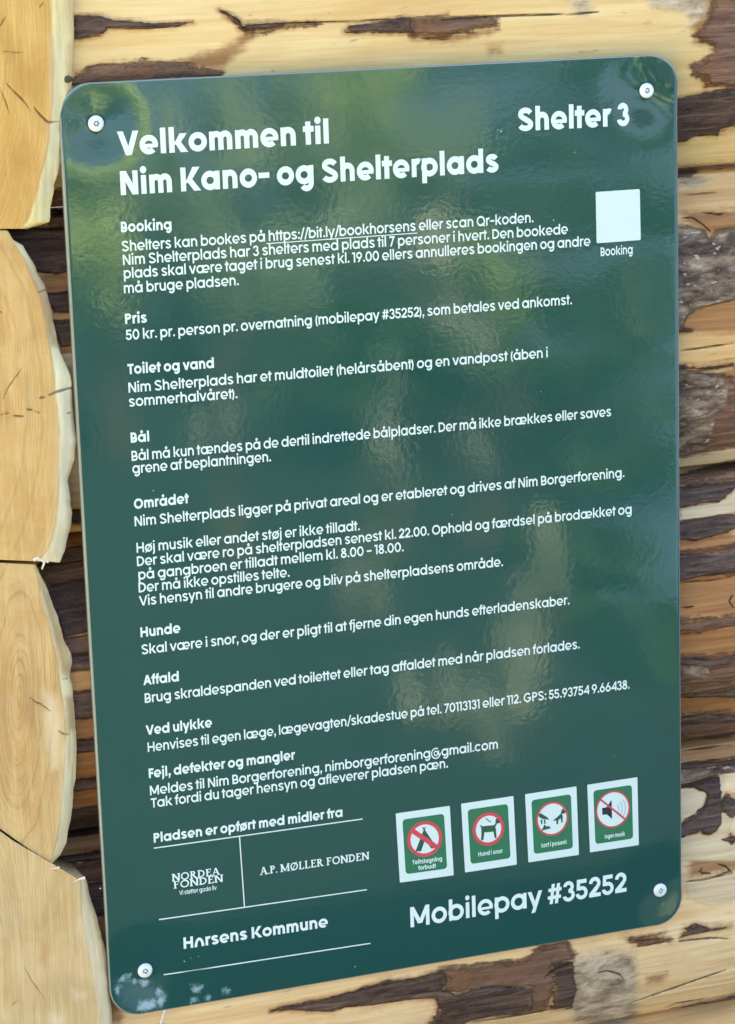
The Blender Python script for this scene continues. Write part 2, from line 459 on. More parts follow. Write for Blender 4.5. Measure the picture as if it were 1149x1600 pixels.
KNOT = [[(897,1500),(925,1490),(960,1487),(990,1493),(995,1530),(995,1604),(900,1604),(893,1575),(900,1545)],
 [(1010,-8),(1040,-4),(1095,-4),(1103,14),(1098,28),(1085,28),(1065,18),(1020,8)], [(892,3),(915,0),(925,14),(905,20)], [(1030,275),(1090,275),(1110,283),(1090,292),(1030,292)]]
STAIN_O = [
 [(275,98),(300,86),(340,78),(372,62),(385,48),(395,60),(365,90),(345,113),(300,106)],
 [(640,56),(700,52),(745,50),(780,44),(765,56),(715,66),(690,67),(640,60)],
 [(762,72),(786,70),(782,82),(764,84)],
 [(1075,-5),(1160,-5),(1160,45),(1120,75),(1085,70)],
 [(1085,105),(1160,70),(1160,140),(1100,140)],
 [(1062,330),(1160,325),(1160,362),(1105,372),(1085,355)],
 [(1030,455),(1160,465),(1160,520),(1062,520)],
 [(1064,585),(1160,560),(1160,605),(1100,600)],
 [(1030,835),(1160,830),(1160,965),(1030,965)],
 [(1030,985),(1160,975),(1160,1120),(1030,1120)],
 [(1030,1150),(1160,1145),(1160,1195),(1030,1195)],
 [(970,1462),(1040,1456),(1045,1470),(990,1476)],
 [(1070,1325),(1160,1330),(1160,1362),(1080,1372)],
 [(1010,1525),(1042,1520),(1035,1532),(1012,1537)],
 [(60,425),(150,425),(150,460),(70,460)],
 [(70,540),(150,540),(150,600),(90,600)],
 [(100,1120),(175,1120),(175,1340),(80,1340)],
 [(140,1428),(190,1428),(190,1600),(170,1600)],
 [(905,1500),(985,1495),(990,1600),(905,1600)],
]
LIGHT = [
 [(1093,581),(1120,579),(1160,572),(1160,575),(1120,583),(1095,583)],
 [(1063,757),(1100,754),(1160,747),(1160,750),(1100,757),(1063,760)],
 [(1064,1066),(1160,1057),(1160,1060),(1064,1070)],
 [(1062,374),(1088,381),(1089,394),(1075,398),(1062,395)],
 [(1055,1300),(1100,1306),(1120,1300),(1128,1264),(1150,1285),(1130,1311),(1160,1325),(1160,1345),(1060,1345)],
 [(1063,1231),(1085,1231),(1104,1240),(1098,1260),(1085,1272),(1063,1284)],
 [(1122,1212),(1132,1214),(1130,1240),(1124,1248)],
 [(1072,1380),(1110,1374),(1160,1362),(1160,1408),(1110,1416),(1075,1405)],
 [(1086,26),(1096,30),(1060,52),(1070,44)],
 [(1130,44),(1160,8),(1160,46)],
 [(1064,700),(1064,716),(1090,709),(1160,696),(1160,717),(1110,724),(1064,738),(1040,740),(1040,716)],
 [(1120,785),(1128,775),(1160,757),(1160,800),(1064,812),(1064,795)],
 [(735,1592),(770,1588),(790,1584),(800,1586),(770,1592),(740,1597)],
 [(905,1500),(960,1492),(930,1520),(905,1560)],
 [(1055,408),(1078,424),(1097,426),(1103,430),(1090,436),(1066,434)],
 [(60,560),(130,548),(140,790),(90,790)],
]
CRACKS = [
 (1.0, [(342,14),(360,24),(374,34),(384,47)]), (0.9, [(384,38),(440,36),(560,33),(640,27)]),
 (1.3, [(690,31),(760,26),(820,23.5),(870,22.5),(912,22.5)]), (1.0, [(889,22),(935,19)]),
 (0.8, [(1090,268),(1149,262)]), (0.7, [(1064,304),(1110,301),(1149,300)]),
 (1.0, [(1098,332),(1122,335),(1149,331)]), (0.7, [(1064,340),(1082,340),(1100,352),(1110,362)]),
 (1.0, [(1064,548),(1110,542),(1149,536)]), (0.7, [(1064,910),(1110,907),(1149,901)]),
 (1.0, [(1064,950),(1085,948)]), (1.1, [(1064,1174),(1105,1169),(1149,1164)]),
 (1.0, [(1098,1357),(1094,1362),(1098,1365),(1112,1365)]), (1.0, [(1122,1350),(1134,1354),(1143,1362),(1122,1368)]),
 (0.8, [(1072,1378),(1100,1375),(1149,1364)]), (0.9, [(1040,1575),(1056,1568),(1100,1560)]),
 (0.8, [(985,1568),(1050,1545),(1100,1527),(1149,1510)]), (0.8, [(978,1470),(1030,1467)]),
 (0.8, [(935,1520),(950,1517),(968,1522),(975,1530)]), (1.0, [(850,1527),(870,1510),(893,1501)]),
 (1.2, [(735,1598),(800,1588),(858,1578)]), (0.8, [(1145,930),(1140,940),(1147,950)]),
 (1.0, [(1125,1206),(1149,1203)]), (0.8, [(1060,1471),(1110,1466),(1149,1468)]),
 (1.4, [(60,884),(100,879),(150,873)]), (1.4, [(30,357),(90,357),(130,353)]), (1.2, [(80,1352),(120,1345),(170,1335)]),
 (0.8, [(100,548),(140,545)]),
]
def paint(uv, P, out_seed):
    """pixel-traced bark, stains and cracks of the real surface, stored on the vertices as distances"""
    m = dict(mD=poly_sdf(uv, BARK_D[:4] + [[(1030,150)] + BARK_D[4][1:]] + BARK_D[5:]), mB=poly_sdf(uv, BARK_B), mG=poly_sdf(uv, BARK_G),
             mO=poly_sdf(uv, STAIN_O), mN=poly_sdf(uv, KNOT), mL=poly_sdf(uv, LIGHT), mK=line_sdf(uv, CRACKS))
    # beyond the frame and behind the sign the bark strips go on at random
    outside = np.maximum(np.maximum(-uv[:, 0] - 12, uv[:, 0] - IW - 12), np.maximum(-uv[:, 1] - 12, uv[:, 1] - IH - 12))
    hid = np.minimum(np.minimum(uv[:, 0] - 195, 1030 - uv[:, 0]), np.minimum(uv[:, 1] - 150, 1440 - uv[:, 1]))
    wgt = np.clip(np.maximum(outside, hid) / 10.0, 0, 1)
    n = fbm(P[:, 0] * 2.6 + out_seed, P[:, 2] * 26, out_seed, 4)
    rnd = np.clip((n - 0.20) * 90, -40, 40)
    n2 = fbm(P[:, 0] * 2.2 + out_seed, P[:, 2] * 20, out_seed + 5, 4)
    m['mD'] = np.where(wgt > 0, np.maximum(m['mD'], rnd * wgt - 40 * (1 - wgt)), m['mD'])
    m['mB'] = np.where(wgt > 0, np.maximum(m['mB'], np.clip((n2 - 0.25) * 80, -40, 40) * wgt - 40 * (1 - wgt)), m['mB'])
    return m

T_TOP = [srgb(214,178,116), srgb(228,196,134), srgb(234,206,146), srgb(226,190,138), srgb(206,166,106)]
T_MID = [srgb(200,154,100), srgb(220,180,122), srgb(228,192,134), srgb(212,164,112), srgb(190,140,92)]
T_RED = [srgb(190,138,90), srgb(208,158,104), srgb(218,174,120), srgb(196,142,98), srgb(172,120,78)]
T_LOW = [srgb(218,176,124), srgb(236,202,150), srgb(244,216,168), srgb(226,184,134), srgb(204,156,104)]
log_mats = [log_mat('peeled log wood yellow', T_TOP, 1.3), log_mat('peeled log wood tan', T_MID, 4.1),
            log_mat('peeled log wood reddish', T_RED, 8.6), log_mat('peeled log wood pale', T_LOW, 12.2)]

wall = empty('log_wall', (0.3, 0.1, GZ))
tag(wall, 'wall of horizontal peeled logs with dark bark strips behind the green sign', 'log wall')
XL, XR = -0.42, 2.1
def xgrid(fine_all):
    a = np.linspace(XL, -0.06, 20, endpoint=False)
    e = np.linspace(0.67, XR, 60)
    if fine_all == 2: return np.concatenate([a, np.arange(-0.06, 0.67, 0.0013), e])
    if fine_all == 1: return np.concatenate([a, np.arange(-0.06, 0.10, 0.0013), np.arange(0.10, 0.595, 0.02), np.arange(0.595, 0.67, 0.0011), e])
    return np.linspace(XL, XR, 80)
def build_log(z1, z0, fine, mat, seed):
    xs = xgrid(fine)
    zc, hp = (z1 + z0) / 2, (z1 - z0) / 2
    nz = 240 if fine else 40
    t = np.linspace(-1.0, 1.0, nz)
    X, Tt = np.meshgrid(xs, t)
    wob = 0.006 * vnoise(X * 1.7 + seed * 3.1, Tt * 0 + seed, seed)
    Z = zc + hp * Tt * 0.998 + wob * (1 - np.abs(Tt) ** 3)
    dep = 0.058 * np.abs(Tt) ** 2.5 + 0.036 * np.clip((np.abs(Tt) - 0.965) / 0.035, 0, 1) ** 1.6
    Y = YF + dep + 0.004 * fbm(X * 1.3 + seed, Tt * 2, seed, 3) + 0.004
    P = np.stack([X, Y, Z], -1).reshape(-1, 3)
    uv = project(P)
    m = paint(uv, P, seed)
    def ss(v): return np.clip(v / 3.0 + 0.5, 0, 1)
    rough = fbm(P[:, 0] * 90, P[:, 2] * 120, seed + 3, 4)
    grain = fbm(P[:, 0] * 12, P[:, 2] * 240, seed + 9, 3)
    facets = fbm(P[:, 0] * 9, P[:, 2] * 26, seed + 21, 2)
    up = 0.0045 * ss(m['mD'] - 1) + 0.0016 * ss(m['mB']) + 0.0018 * ss(m['mG']) + 0.0008 * ss(m['mL'])
    up = up + rough * (0.0016 * ss(m['mG']) + 0.0006 * ss(m['mN']) + 0.0013 * ss(m['mD']) + 0.0010 * ss(m['mB']))
    up = up + 0.0004 * grain + 0.0022 * facets - 0.0020 * ss(m['mK'] * 2)
    P[:, 1] -= up
    nr, nc = X.shape
    F = grid_faces(nr, nc)
    # close the log: a plain back
    bx = np.array([[XL, 0.20, z0 + 0.02], [XR, 0.20, z0 + 0.02], [XR, 0.20, z1 - 0.02], [XL, 0.20, z1 - 0.02]])
    n0 = len(P)
    V = np.concatenate([P, bx])
    faces = F.tolist()
    faces += [[n0 + 3, n0 + 2, n0 + 1, n0]]
    faces += [list(range(nc - 1, -1, -1)) + [n0, n0 + 1]]
    faces += [list(range((nr - 1) * nc, nr * nc)) + [n0 + 2, n0 + 3]]
    faces += [[r * nc for r in range(nr)] + [n0 + 3, n0]]
    faces += [[r * nc + nc - 1 for r in range(nr - 1, -1, -1)] + [n0 + 1, n0 + 2]]
    at_ = {k: np.concatenate([v, np.full(4, -40.0)]) for k, v in m.items()}
    o = mesh_obj('log', V, faces, mat, wall, True, at_)
    return o
ml = {2: 0, 3: 1, 4: 2, 5: 3}
LL = {2: 'topmost visible log, pale yellow with two dark bark streaks', 3: 'log beside the top right part of the sign with grey knotted bark',
      4: 'log beside the lower right part of the sign, striped reddish brown', 5: 'lowest visible pale log with bark and a grey knot under the sign'}
for i in range(len(SEAMS) - 1):
    fine = {2: 2, 3: 1, 4: 1, 5: 2}.get(i, 0)
    o = build_log(SEAMS[i], SEAMS[i + 1], fine, log_mats[ml.get(i, i % 2 + 1)], i + 2)
    if i in LL: o['label'] = LL[i]

# ================================================================== sawn log ends of the crossing wall
def resample(pts, n):
    pts = np.asarray(pts, float)
    # light smoothing by dense chord sampling
    d = np.concatenate([[0], np.cumsum(np.hypot(*np.diff(pts, axis=0).T))])
    s = np.linspace(0, d[-1], n)
    return np.stack([np.interp(s, d, pts[:, 0]), np.interp(s, d, pts[:, 1])], 1)
def res_y(pts, ys):
    """resample by pixel row (points ordered downwards)"""
    pts = np.asarray(pts, float)
    return np.stack([np.interp(ys, pts[:, 1], pts[:, 0]), ys], 1)

ENDS = [
 dict(face=[(70,-420),(76,-100),(76,0),(80,60),(82,100),(81,160),(77,190),(75,215),(66,260),(55,310),(40,345),(30,357)],
      rim=[(100,-420),(110,-100),(115,0),(117,30),(116,60),(114,100),(113,125),(110,150),(104,180),(98,230),(92,265),(86,290),(80,320),(77,347),(42,358)],
      lx=-160, ly=(-420, 359), fx=-400, fy=(-330, 300), pith=(-95, 40), asp=2.6,
      tones=[srgb(196,156,84), srgb(212,174,100), srgb(222,186,112), srgb(180,136,70), srgb(230,200,134), srgb(232,204,138), srgb(250,228,162), srgb(255,240,184)],
      K=[(1.0, [(10,130),(25,145),(40,160),(49,174)]), (1.3, [(54,168),(64,180),(76,191),(97,191)]), (0.7, [(5,80),(25,82),(42,81)]), (0.7, [(0,135),(8,155),(16,178)]), (0.6,[(62,12),(70,3)]), (0.6,[(0,42),(10,25)])],
      O=[], L=[[(82,60),(92,40),(98,120),(92,180),(82,185)], [(80,195),(96,195),(90,260),(78,300),(66,300)]],
      label='uppermost sawn log end, golden, with two short cracks'),
 dict(face=[(12,361),(17,375),(24,383),(38,405),(52,440),(62,462),(71,500),(79,550),(84,600),(89,640),(91,700),(90,770),(86,815),(80,840),(72,860),(58,876)],
      rim=[(13,361),(22,375),(36,383),(51,410),(63,435),(76,460),(86,505),(92,540),(99,562),(108,585),(113,600),(116,640),(119,690),(114,722),(108,750),(110,785),(113,802),(108,840),(103,860),(94,879)],
      lx=-160, ly=(361, 869), fx=-400, fy=(420, 820), pith=(-70, 640), asp=2.2,
      tones=[srgb(196,160,98), srgb(212,180,118), srgb(222,192,132), srgb(182,142,84), srgb(234,210,156), srgb(236,212,158), srgb(252,232,178), srgb(255,244,200)],
      K=[(1.4, [(62,622),(72,620)]), (1.5, [(76,618),(90,612),(118,605)]), (0.7, [(2,648),(16,645)]), (1.2, [(20,649),(39,651)]), (1.2, [(41,639),(53,641)]), (0.9, [(54,642),(66,646)]), (0.8, [(0,485),(4,490)]), (0.9, [(104,647),(114,645)]), (0.8, [(60,458),(74,452)]), (0.6,[(35,575),(14,605),(5,625)])],
      O=[[(40,405),(80,470),(90,540),(80,540),(60,470)]], L=[[(92,600),(112,610),(116,700),(108,760),(110,840),(96,876),(72,868),(92,810)]],
      label='second sawn log end from the top with a thick light rim'),
 dict(face=[(52,882),(60,902),(64,930),(72,965),(80,1000),(87,1030),(92,1060),(97,1090),(101,1130),(101,1150),(100,1180),(98,1230),(94,1280),(88,1310),(83,1330),(78,1350)],
      rim=[(57,882),(66,905),(75,925),(85,955),(95,985),(102,1005),(109,1020),(111,1035),(108,1055),(113,1080),(117,1100),(119,1140),(121,1160),(120,1215),(117,1240),(112,1280),(103,1315),(95,1335),(81,1351)],
      lx=-160, ly=(871, 1181), fx=-400, fy=(930, 1120), pith=(30, 1090), asp=4.2,
      tones=[srgb(194,160,104), srgb(208,178,122), srgb(220,192,138), srgb(160,122,74), srgb(232,208,154), srgb(226,190,134), srgb(250,226,166), srgb(255,240,192)],
      K=[(0.8, [(47,1090),(58,1098),(64,1100),(82,1113)]), (1.0, [(92,1142),(98,1146),(110,1149)]), (0.7, [(98,1062),(106,1060)])],
      O=[[(60,905),(78,935),(95,990),(108,1040),(104,1055),(96,1050),(84,1000)], [(104,1090),(116,1090),(118,1140),(106,1140)]],
      L=[[(68,1080),(90,1090),(98,1140),(90,1200),(82,1200),(70,1120)], [(100,1160),(108,1160),(106,1240),(98,1320),(88,1335),(96,1260)]],
      label='third sawn log end with nested U-shaped growth rings'),
 dict(face=[(80,1356),(96,1367),(124,1374),(127,1390),(126,1425),(134,1470),(142,1520),(150,1560),(157,1610),(161,1700),(150,1900)],
      rim=[(81,1356),(97,1366),(133,1373),(140,1400),(150,1430),(160,1460),(169,1500),(173,1560),(175,1610),(178,1700),(168,1900)],
      lx=-160, ly=(1184, 1900), fx=-400, fy=(1240, 1800), pith=(-30, 1560), asp=5.0,
      tones=[srgb(194,168,118), srgb(210,186,136), srgb(222,200,154), srgb(182,152,102), srgb(234,214,172), srgb(222,178,126), srgb(238,210,158), srgb(246,230,188)],
      K=[(0.7, [(20,1570),(32,1562)]), (0.6, [(38,1510),(52,1535),(70,1560)]), (0.7,[(15,1583),(8,1590)])],
      O=[[(65,1470),(76,1480),(72,1510),(64,1500)]], L=[[(128,1440),(140,1480),(150,1540),(160,1600),(172,1600),(160,1540),(142,1470)], [(80,1585),(98,1590),(96,1610),(82,1610)], [(115,1548),(130,1556),(120,1560)]],
      label='lowest sawn log end, pale and streaked, beside the bottom corner'),
]
side = empty('corner_log_stack', (-0.12, 0.0, GZ))
tag(side, 'stack of round sawn log ends with light rims at the left edge', 'log wall')
def build_end(i, E):
    mat = end_mat('end grain wood ' + ('golden', 'tan', 'ringed', 'pale')[i], E['tones'], 3.7 * (i + 1), (330, 260, 300, 200)[i])
    y0, y1 = E['face'][0][1], E['face'][-1][1]
    vis0, vis1 = max(y0, -20), min(y1, 1620)
    rows = np.unique(np.concatenate([[y0, y1], np.arange(y0, y1, 25.0), np.arange(vis0, vis1, 2.0)]))
    n = len(rows)
    tpar = (rows - y0) / (y1 - y0)
    def seq(pts):
        p = np.asarray(pts, float)
        yy = np.maximum.accumulate(p[:, 1])
        yy = y0 + (yy - yy[0]) / (yy[-1] - yy[0]) * (y1 - y0)
        return np.stack([np.interp(rows, yy, p[:, 0]), np.interp(rows, yy, p[:, 1])], 1)
    Fp, Rp = seq(E['face']), seq(E['rim'])
    # a hand-hewn, slightly ragged edge
    jr = fbm(rows * 0.028, rows * 0 + i, i + 40, 5) * 2.4
    Rp[:, 0] += jr * 1.6 * np.clip((rows - y0) / 20, 0, 1) * np.clip((y1 - rows) / 20, 0, 1)
    Fp[:, 0] += fbm(rows * 0.04, rows * 0 + 7, i + 60, 4) * 1.6 * np.clip((rows - y0) / 20, 0, 1) * np.clip((y1 - rows) / 20, 0, 1)
    Lp = np.stack([np.full(n, E['lx'], float), E['ly'][0] + (E['ly'][1] - E['ly'][0]) * tpar], 1)
    Mp = np.stack([np.full(n, E['fx'], float) + 160 * (2 * tpar - 1) ** 4, E['fy'][0] + (E['fy'][1] - E['fy'][0]) * tpar], 1)
    yf = -0.010 - 0.0015 * (i % 2)
    cols = []
    def lerp(a, b, s, y, rim):
        cols.append((a * (1 - s) + b * s, np.full(n, y), np.full(n, rim)))
    cols.append((Mp * 0.97 + Lp * 0.03, np.full(n, 0.16), np.full(n, 1.6)))
    cols.append((Mp, np.full(n, 0.012), np.full(n, 1.0)))
    for s in np.linspace(0.06, 1, 12): lerp(Mp, Lp, s, yf, 0.0)
    for s in np.linspace(0, 0.5, 12)[1:]: lerp(Lp, Fp, s, yf, 0.0)
    for s in np.linspace(0.5, 1, 70)[1:]: lerp(Lp, Fp, s, yf, 0.0)
    K = 20
    for q in range(1, K + 1):
        s = q / K
        lerp(Fp, Rp, s, yf + 0.017 * s ** 1.35, 0.02 + 0.98 * s)
    Bp = Rp - np.array([10.0, 0.0])
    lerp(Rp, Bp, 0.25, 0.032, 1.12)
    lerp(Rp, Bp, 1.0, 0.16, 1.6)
    nc = len(cols)
    UV = np.stack([c[0] for c in cols], 1); YY = np.stack([c[1] for c in cols], 1); RM = np.stack([c[2] for c in cols], 1)
    uv = UV.reshape(-1, 2); yy = YY.reshape(-1); rm = RM.reshape(-1)
    d = ROW[0][None] * ((uv[:, :1] - IW / 2) / FPX) + ROW[1][None] * ((uv[:, 1:] - IH / 2) / FPX) + ROW[2][None]
    # the outline is laid out on the wall plane, then given its depth straight into the wall
    s0 = (0.0 - CL[1]) / d[:, 1]
    P = CL + d * s0[:, None]
    sh = d / d[:, 1:2] * yy[:, None]
    P = P + sh * np.where(rm[:, None] > 1.05, 0.2, 1.0)
    P[:, 1] = yy
    mK = line_sdf(uv, E['K']); mO = poly_sdf(uv, E['O']) if E['O'] else np.full(len(uv), -40.0)
    mL = poly_sdf(uv, E['L'])
    px, py = uv[:, 0] - E['pith'][0], (uv[:, 1] - E['pith'][1]) / E['asp']
    sl = 0.10 * px if i == 2 else 0
    ring = np.hypot(px, py + sl) * 0.0006
    tool = fbm(P[:, 0] * 60, P[:, 2] * 22, 70 + i, 3) * 0.0012
    rimr = fbm(P[:, 0] * 70, P[:, 2] * 26, 90 + i, 4) * 0.0028 * np.clip(rm * 1.5, 0, 1)
    P[:, 1] += tool + rimr + 0.0022 * np.clip(mK / 1.5 + 0.3, 0, 1)
    faces = grid_faces(n, nc, True).tolist()
    top = [c for c in range(nc)]
    bot = [(n - 1) * nc + c for c in range(nc)]
    faces += [top, bot[::-1]]
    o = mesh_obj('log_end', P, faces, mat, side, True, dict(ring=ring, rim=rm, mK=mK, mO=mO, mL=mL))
    o['label'] = E['label']
    return o
for i, E_ in enumerate(ENDS): build_end(i, E_)

# ================================================================== the sign
def gauss(x, z, cx, cz, r): return np.exp(-((x - cx) ** 2 + (z - cz) ** 2) / (r * r))
SCREWS = [at(150.5, 193), at(1011, 141.5), at(1031.5, 1391), at(227, 1516.5)]
def bend(x, z):
    """how far the thin sheet stands out of its plane (towards the viewer)"""
    x = np.asarray(x, float); z = np.asarray(z, float)
    h = 0.0 * x
    for k, (sx, sz) in enumerate(SCREWS):
        h = h - (0.0012, 0.0016, 0.0014, 0.0012)[k] * gauss(x, z, sx, sz, 0.030)
    h = h + 0.0075 * gauss(x, z, SW + 0.012, SH + 0.012, 0.040) + 0.0035 * gauss(x, z, SW + 0.01, -0.01, 0.04)
    h = h - 0.0016 * np.clip(1 - x / 0.25, 0, 1) ** 2 * np.sin(np.pi * np.clip(z / SH, 0, 1)) ** 2
    h = h + 0.0011 * fbm(x * 3.2 + 3, z * 2.2 + 1, 5, 2)
    h = h + 0.00035 * vnoise(x * 5 + 9, z * 17 + 4, 15) * np.clip((x - 0.25) / 0.3, 0, 1)
    return h
def on_sign(xz, off):
    xz = np.asarray(xz, float)
    return np.stack([xz[:, 0], -bend(xz[:, 0], xz[:, 1]) - off, xz[:, 1]], 1)

def gloss(k, c, rough=0.055, ior=1.95):
    st = k.mapped((1, 1, 1))
    orange = k.noise(st, 190, 2, 0.5)
    mid = k.noise(st, 30, 2, 0.5)
    h = k.math('ADD', k.math('MULTIPLY', orange, 0.08), k.math('MULTIPLY', mid, 0.15))
    k.set(Base_Color=c, Roughness=rough, IOR=ior, Normal=k.bump(h, 0.35, 0.0012))
def panel_mat():
    k = NT('green sign laminate')
    n = k.noise(k.mapped((1, 1, 1)), 9, 4, 0.6)
    c = k.mix(n, (0.0095, 0.064, 0.053), (0.0135, 0.074, 0.061))
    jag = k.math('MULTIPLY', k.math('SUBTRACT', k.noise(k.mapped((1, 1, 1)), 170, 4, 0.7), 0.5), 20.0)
    f = k.rng(k.math('ADD', k.attr('pale_spots'), jag), -5, 5, 0, 0.75)
    big = k.rng(k.math('ADD', k.attr('pale_area'), k.math('MULTIPLY', jag, 1.5)), -14, 12, 0, 0.13)
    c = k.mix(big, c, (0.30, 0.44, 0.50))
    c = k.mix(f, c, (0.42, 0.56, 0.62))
    gloss(k, c, 0.055, 1.9)
    return k.m
M_PANEL = panel_mat()
M_EDGE = simple_mat('sign aluminium edge', (0.27, 0.31, 0.30), 0.45, 0.3)
def ink(name, c, rough=0.14):
    k = NT(name)
    gloss(k, (*c, 1), rough, 1.6)
    return k.m
M_WHITE = ink('white print', (0.71, 0.82, 0.775))
M_CARD = ink('white pictogram print', (0.66, 0.78, 0.735))
M_PGREEN = ink('pictogram green', (0.035, 0.175, 0.085))
M_PDARK = ink('pictogram dark green', (0.03, 0.10, 0.06))
M_PBLACK = ink('pictogram black', (0.025, 0.03, 0.04))
M_PGREY = ink('pictogram grey', (0.45, 0.50, 0.56))
M_RED = ink('pictogram red', (0.62, 0.07, 0.09))

sign = empty('information_sign', (SW / 2, 0, 0))
tag(sign, 'dark green rectangular information sign with white text, screwed to the log wall', 'sign')

CRAD = 0.030
def panel():
    T = 0.0040
    ch = 0.0011
    rows = np.concatenate([CRAD * (1 - np.cos(np.linspace(0, np.pi / 2, 26))), np.linspace(CRAD, SH - CRAD, 250)[1:-1],
                           SH - CRAD * (1 - np.cos(np.linspace(np.pi / 2, 0, 26)))])
    def xl(z, r):
        e = np.minimum(z, SH - z)
        q = np.clip(r - e, 0, r)
        return r - np.sqrt(np.maximum(r * r - q * q, 0))
    s = np.linspace(0, 1, 190)
    nr, nc = len(rows), len(s)
    def sheet(inset, off):
        zz = inset + rows / SH * (SH - 2 * inset)
        L = xl(rows, CRAD)
        L = inset + L / SW * (SW - 2 * inset)
        X = L[:, None] + (SW - 2 * L[:, None]) * s[None]
        Z = np.repeat(zz[:, None], nc, 1)
        xz = np.stack([X.ravel(), Z.ravel()], 1)
        return xz, on_sign(xz, off)
    xz, A = sheet(ch, 0.0)
    _, B = sheet(0.0, -0.0008)
    _, C = sheet(0.0, -T)
    ring = [c for c in range(nc)] + [r * nc + nc - 1 for r in range(1, nr)] + [(nr - 1) * nc + c for c in range(nc - 2, -1, -1)] + [r * nc for r in range(nr - 2, 0, -1)]
    N = nr * nc
    V = [A, B[ring], C]
    nb = len(ring)
    faces = grid_faces(nr, nc).tolist()
    mi = [0] * len(faces)
    for k in range(nb):
        k2 = (k + 1) % nb
        faces.append([ring[k2], ring[k], N + k, N + k2]); mi.append(1)
        faces.append([N + k2, N + k, N + nb + ring[k], N + nb + ring[k2]]); mi.append(1)
    bf = (grid_faces(nr, nc, True) + N + nb).tolist()
    faces += bf; mi += [1] * len(bf)
    V = np.concatenate(V)
    uv = project(A)
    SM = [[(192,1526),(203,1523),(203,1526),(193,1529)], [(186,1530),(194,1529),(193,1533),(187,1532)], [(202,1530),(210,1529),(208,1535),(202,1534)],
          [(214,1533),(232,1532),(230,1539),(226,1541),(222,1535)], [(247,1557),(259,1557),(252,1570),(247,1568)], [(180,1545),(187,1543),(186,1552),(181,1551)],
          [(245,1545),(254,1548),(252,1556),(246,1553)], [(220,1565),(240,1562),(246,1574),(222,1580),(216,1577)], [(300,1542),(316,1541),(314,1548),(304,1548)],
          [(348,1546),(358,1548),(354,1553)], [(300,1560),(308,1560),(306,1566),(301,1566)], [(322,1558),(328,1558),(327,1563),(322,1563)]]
    PALE = [[(184,1532),(230,1536),(256,1552),(254,1572),(215,1584),(188,1570)]]
    sm = poly_sdf(uv, SM); fl = poly_sdf(uv, PALE)  # pale blue-white patches in the bottom left corner
    ext = np.full(len(V) - N, -40.0)
    return mesh_obj('panel', V, faces, [M_PANEL, M_EDGE], sign, True, dict(pale_spots=np.concatenate([sm, ext]), pale_area=np.concatenate([fl, ext])), mi)
pn = panel()
me = pn.data
for e in me.edges: pass

# ---------------------------------------------------------------- lettering: a geometric stroke alphabet
XH, CP, AS, DS = 0.55, 0.70, 0.745, -0.205
def ribbon(pts, w):
    p = np.asarray(pts, float)
    d = np.gradient(p, axis=0)
    d /= np.linalg.norm(d, axis=1)[:, None] + 1e-9
    n = np.stack([-d[:, 1], d[:, 0]], 1) * w / 2
    return [tuple(q) for q in (p + n)] + [tuple(q) for q in (p - n)[::-1]]
def arc(cx, cy, rx, ry, a0, a1, w, n=None):
    """outer radii rx, ry; degrees"""
    n = n or max(4, int(abs(a1 - a0) / 18) + 1)
    a = np.radians(np.linspace(a0, a1, n))
    o = [(cx + rx * math.cos(t), cy + ry * math.sin(t)) for t in a]
    i = [(cx + (rx - w) * math.cos(t), cy + (ry - w) * math.sin(t)) for t in a[::-1]]
    return o + i
def ring(cx, cy, rx, ry, w):
    return [arc(cx, cy, rx, ry, -5, 185, w), arc(cx, cy, rx, ry, 175, 365, w)]
def rect(x0, y0, x1, y1): return [(x0, y0), (x1, y0), (x1, y1), (x0, y1)]
def diag(x0, y0, x1, y1, w):
    """slanting stroke with level ends; x are stroke centres"""
    h = w / 2 * math.hypot(x1 - x0, y1 - y0) / abs(y1 - y0)
    return [(x0 - h, y0), (x0 + h, y0), (x1 + h, y1), (x1 - h, y1)]
def dot(cx, cy, r): return [(cx + r * math.cos(t), cy + r * math.sin(t)) for t in np.linspace(0, 2 * math.pi, 13)[:-1]]
def cat(pts, n=5):
    p = np.asarray(pts, float)
    p = np.concatenate([[2 * p[0] - p[1]], p, [2 * p[-1] - p[-2]]])
    out = []
    for k in range(1, len(p) - 2):
        for t in np.linspace(0, 1, n, endpoint=False):
            a, b, c, d = p[k - 1], p[k], p[k + 1], p[k + 2]
            out.append(0.5 * (2 * b + (c - a) * t + (2 * a - 5 * b + 4 * c - d) * t * t + (3 * b - a - 3 * c + d) * t ** 3))
    out.append(p[-2])
    return out

def ess(x, W, H, w, o):
    """S: two bowls joined by a slanting spine"""
    q = w / 2; rx = W / 2 - q; cx = x + W / 2
    h1 = (H * 0.5 + o - q) / 2 + q * 0.0
    ct, cb = H + o - q - h1, -o + q + h1
    pts = [(cx + rx * 0.94 * math.cos(a), ct + h1 * math.sin(a)) for a in np.radians(np.linspace(20, 215, 14))]
    pts += [(cx + rx * math.cos(a), cb + h1 * math.sin(a)) for a in np.radians(np.linspace(35, -160, 14))]
    # smooth the joint
    p = np.array(pts)
    for _ in range(3):
        p[10:18] = (p[9:17] + 2 * p[10:18] + p[11:19]) / 4
    return [ribbon(p, w)], x + W + 0.045

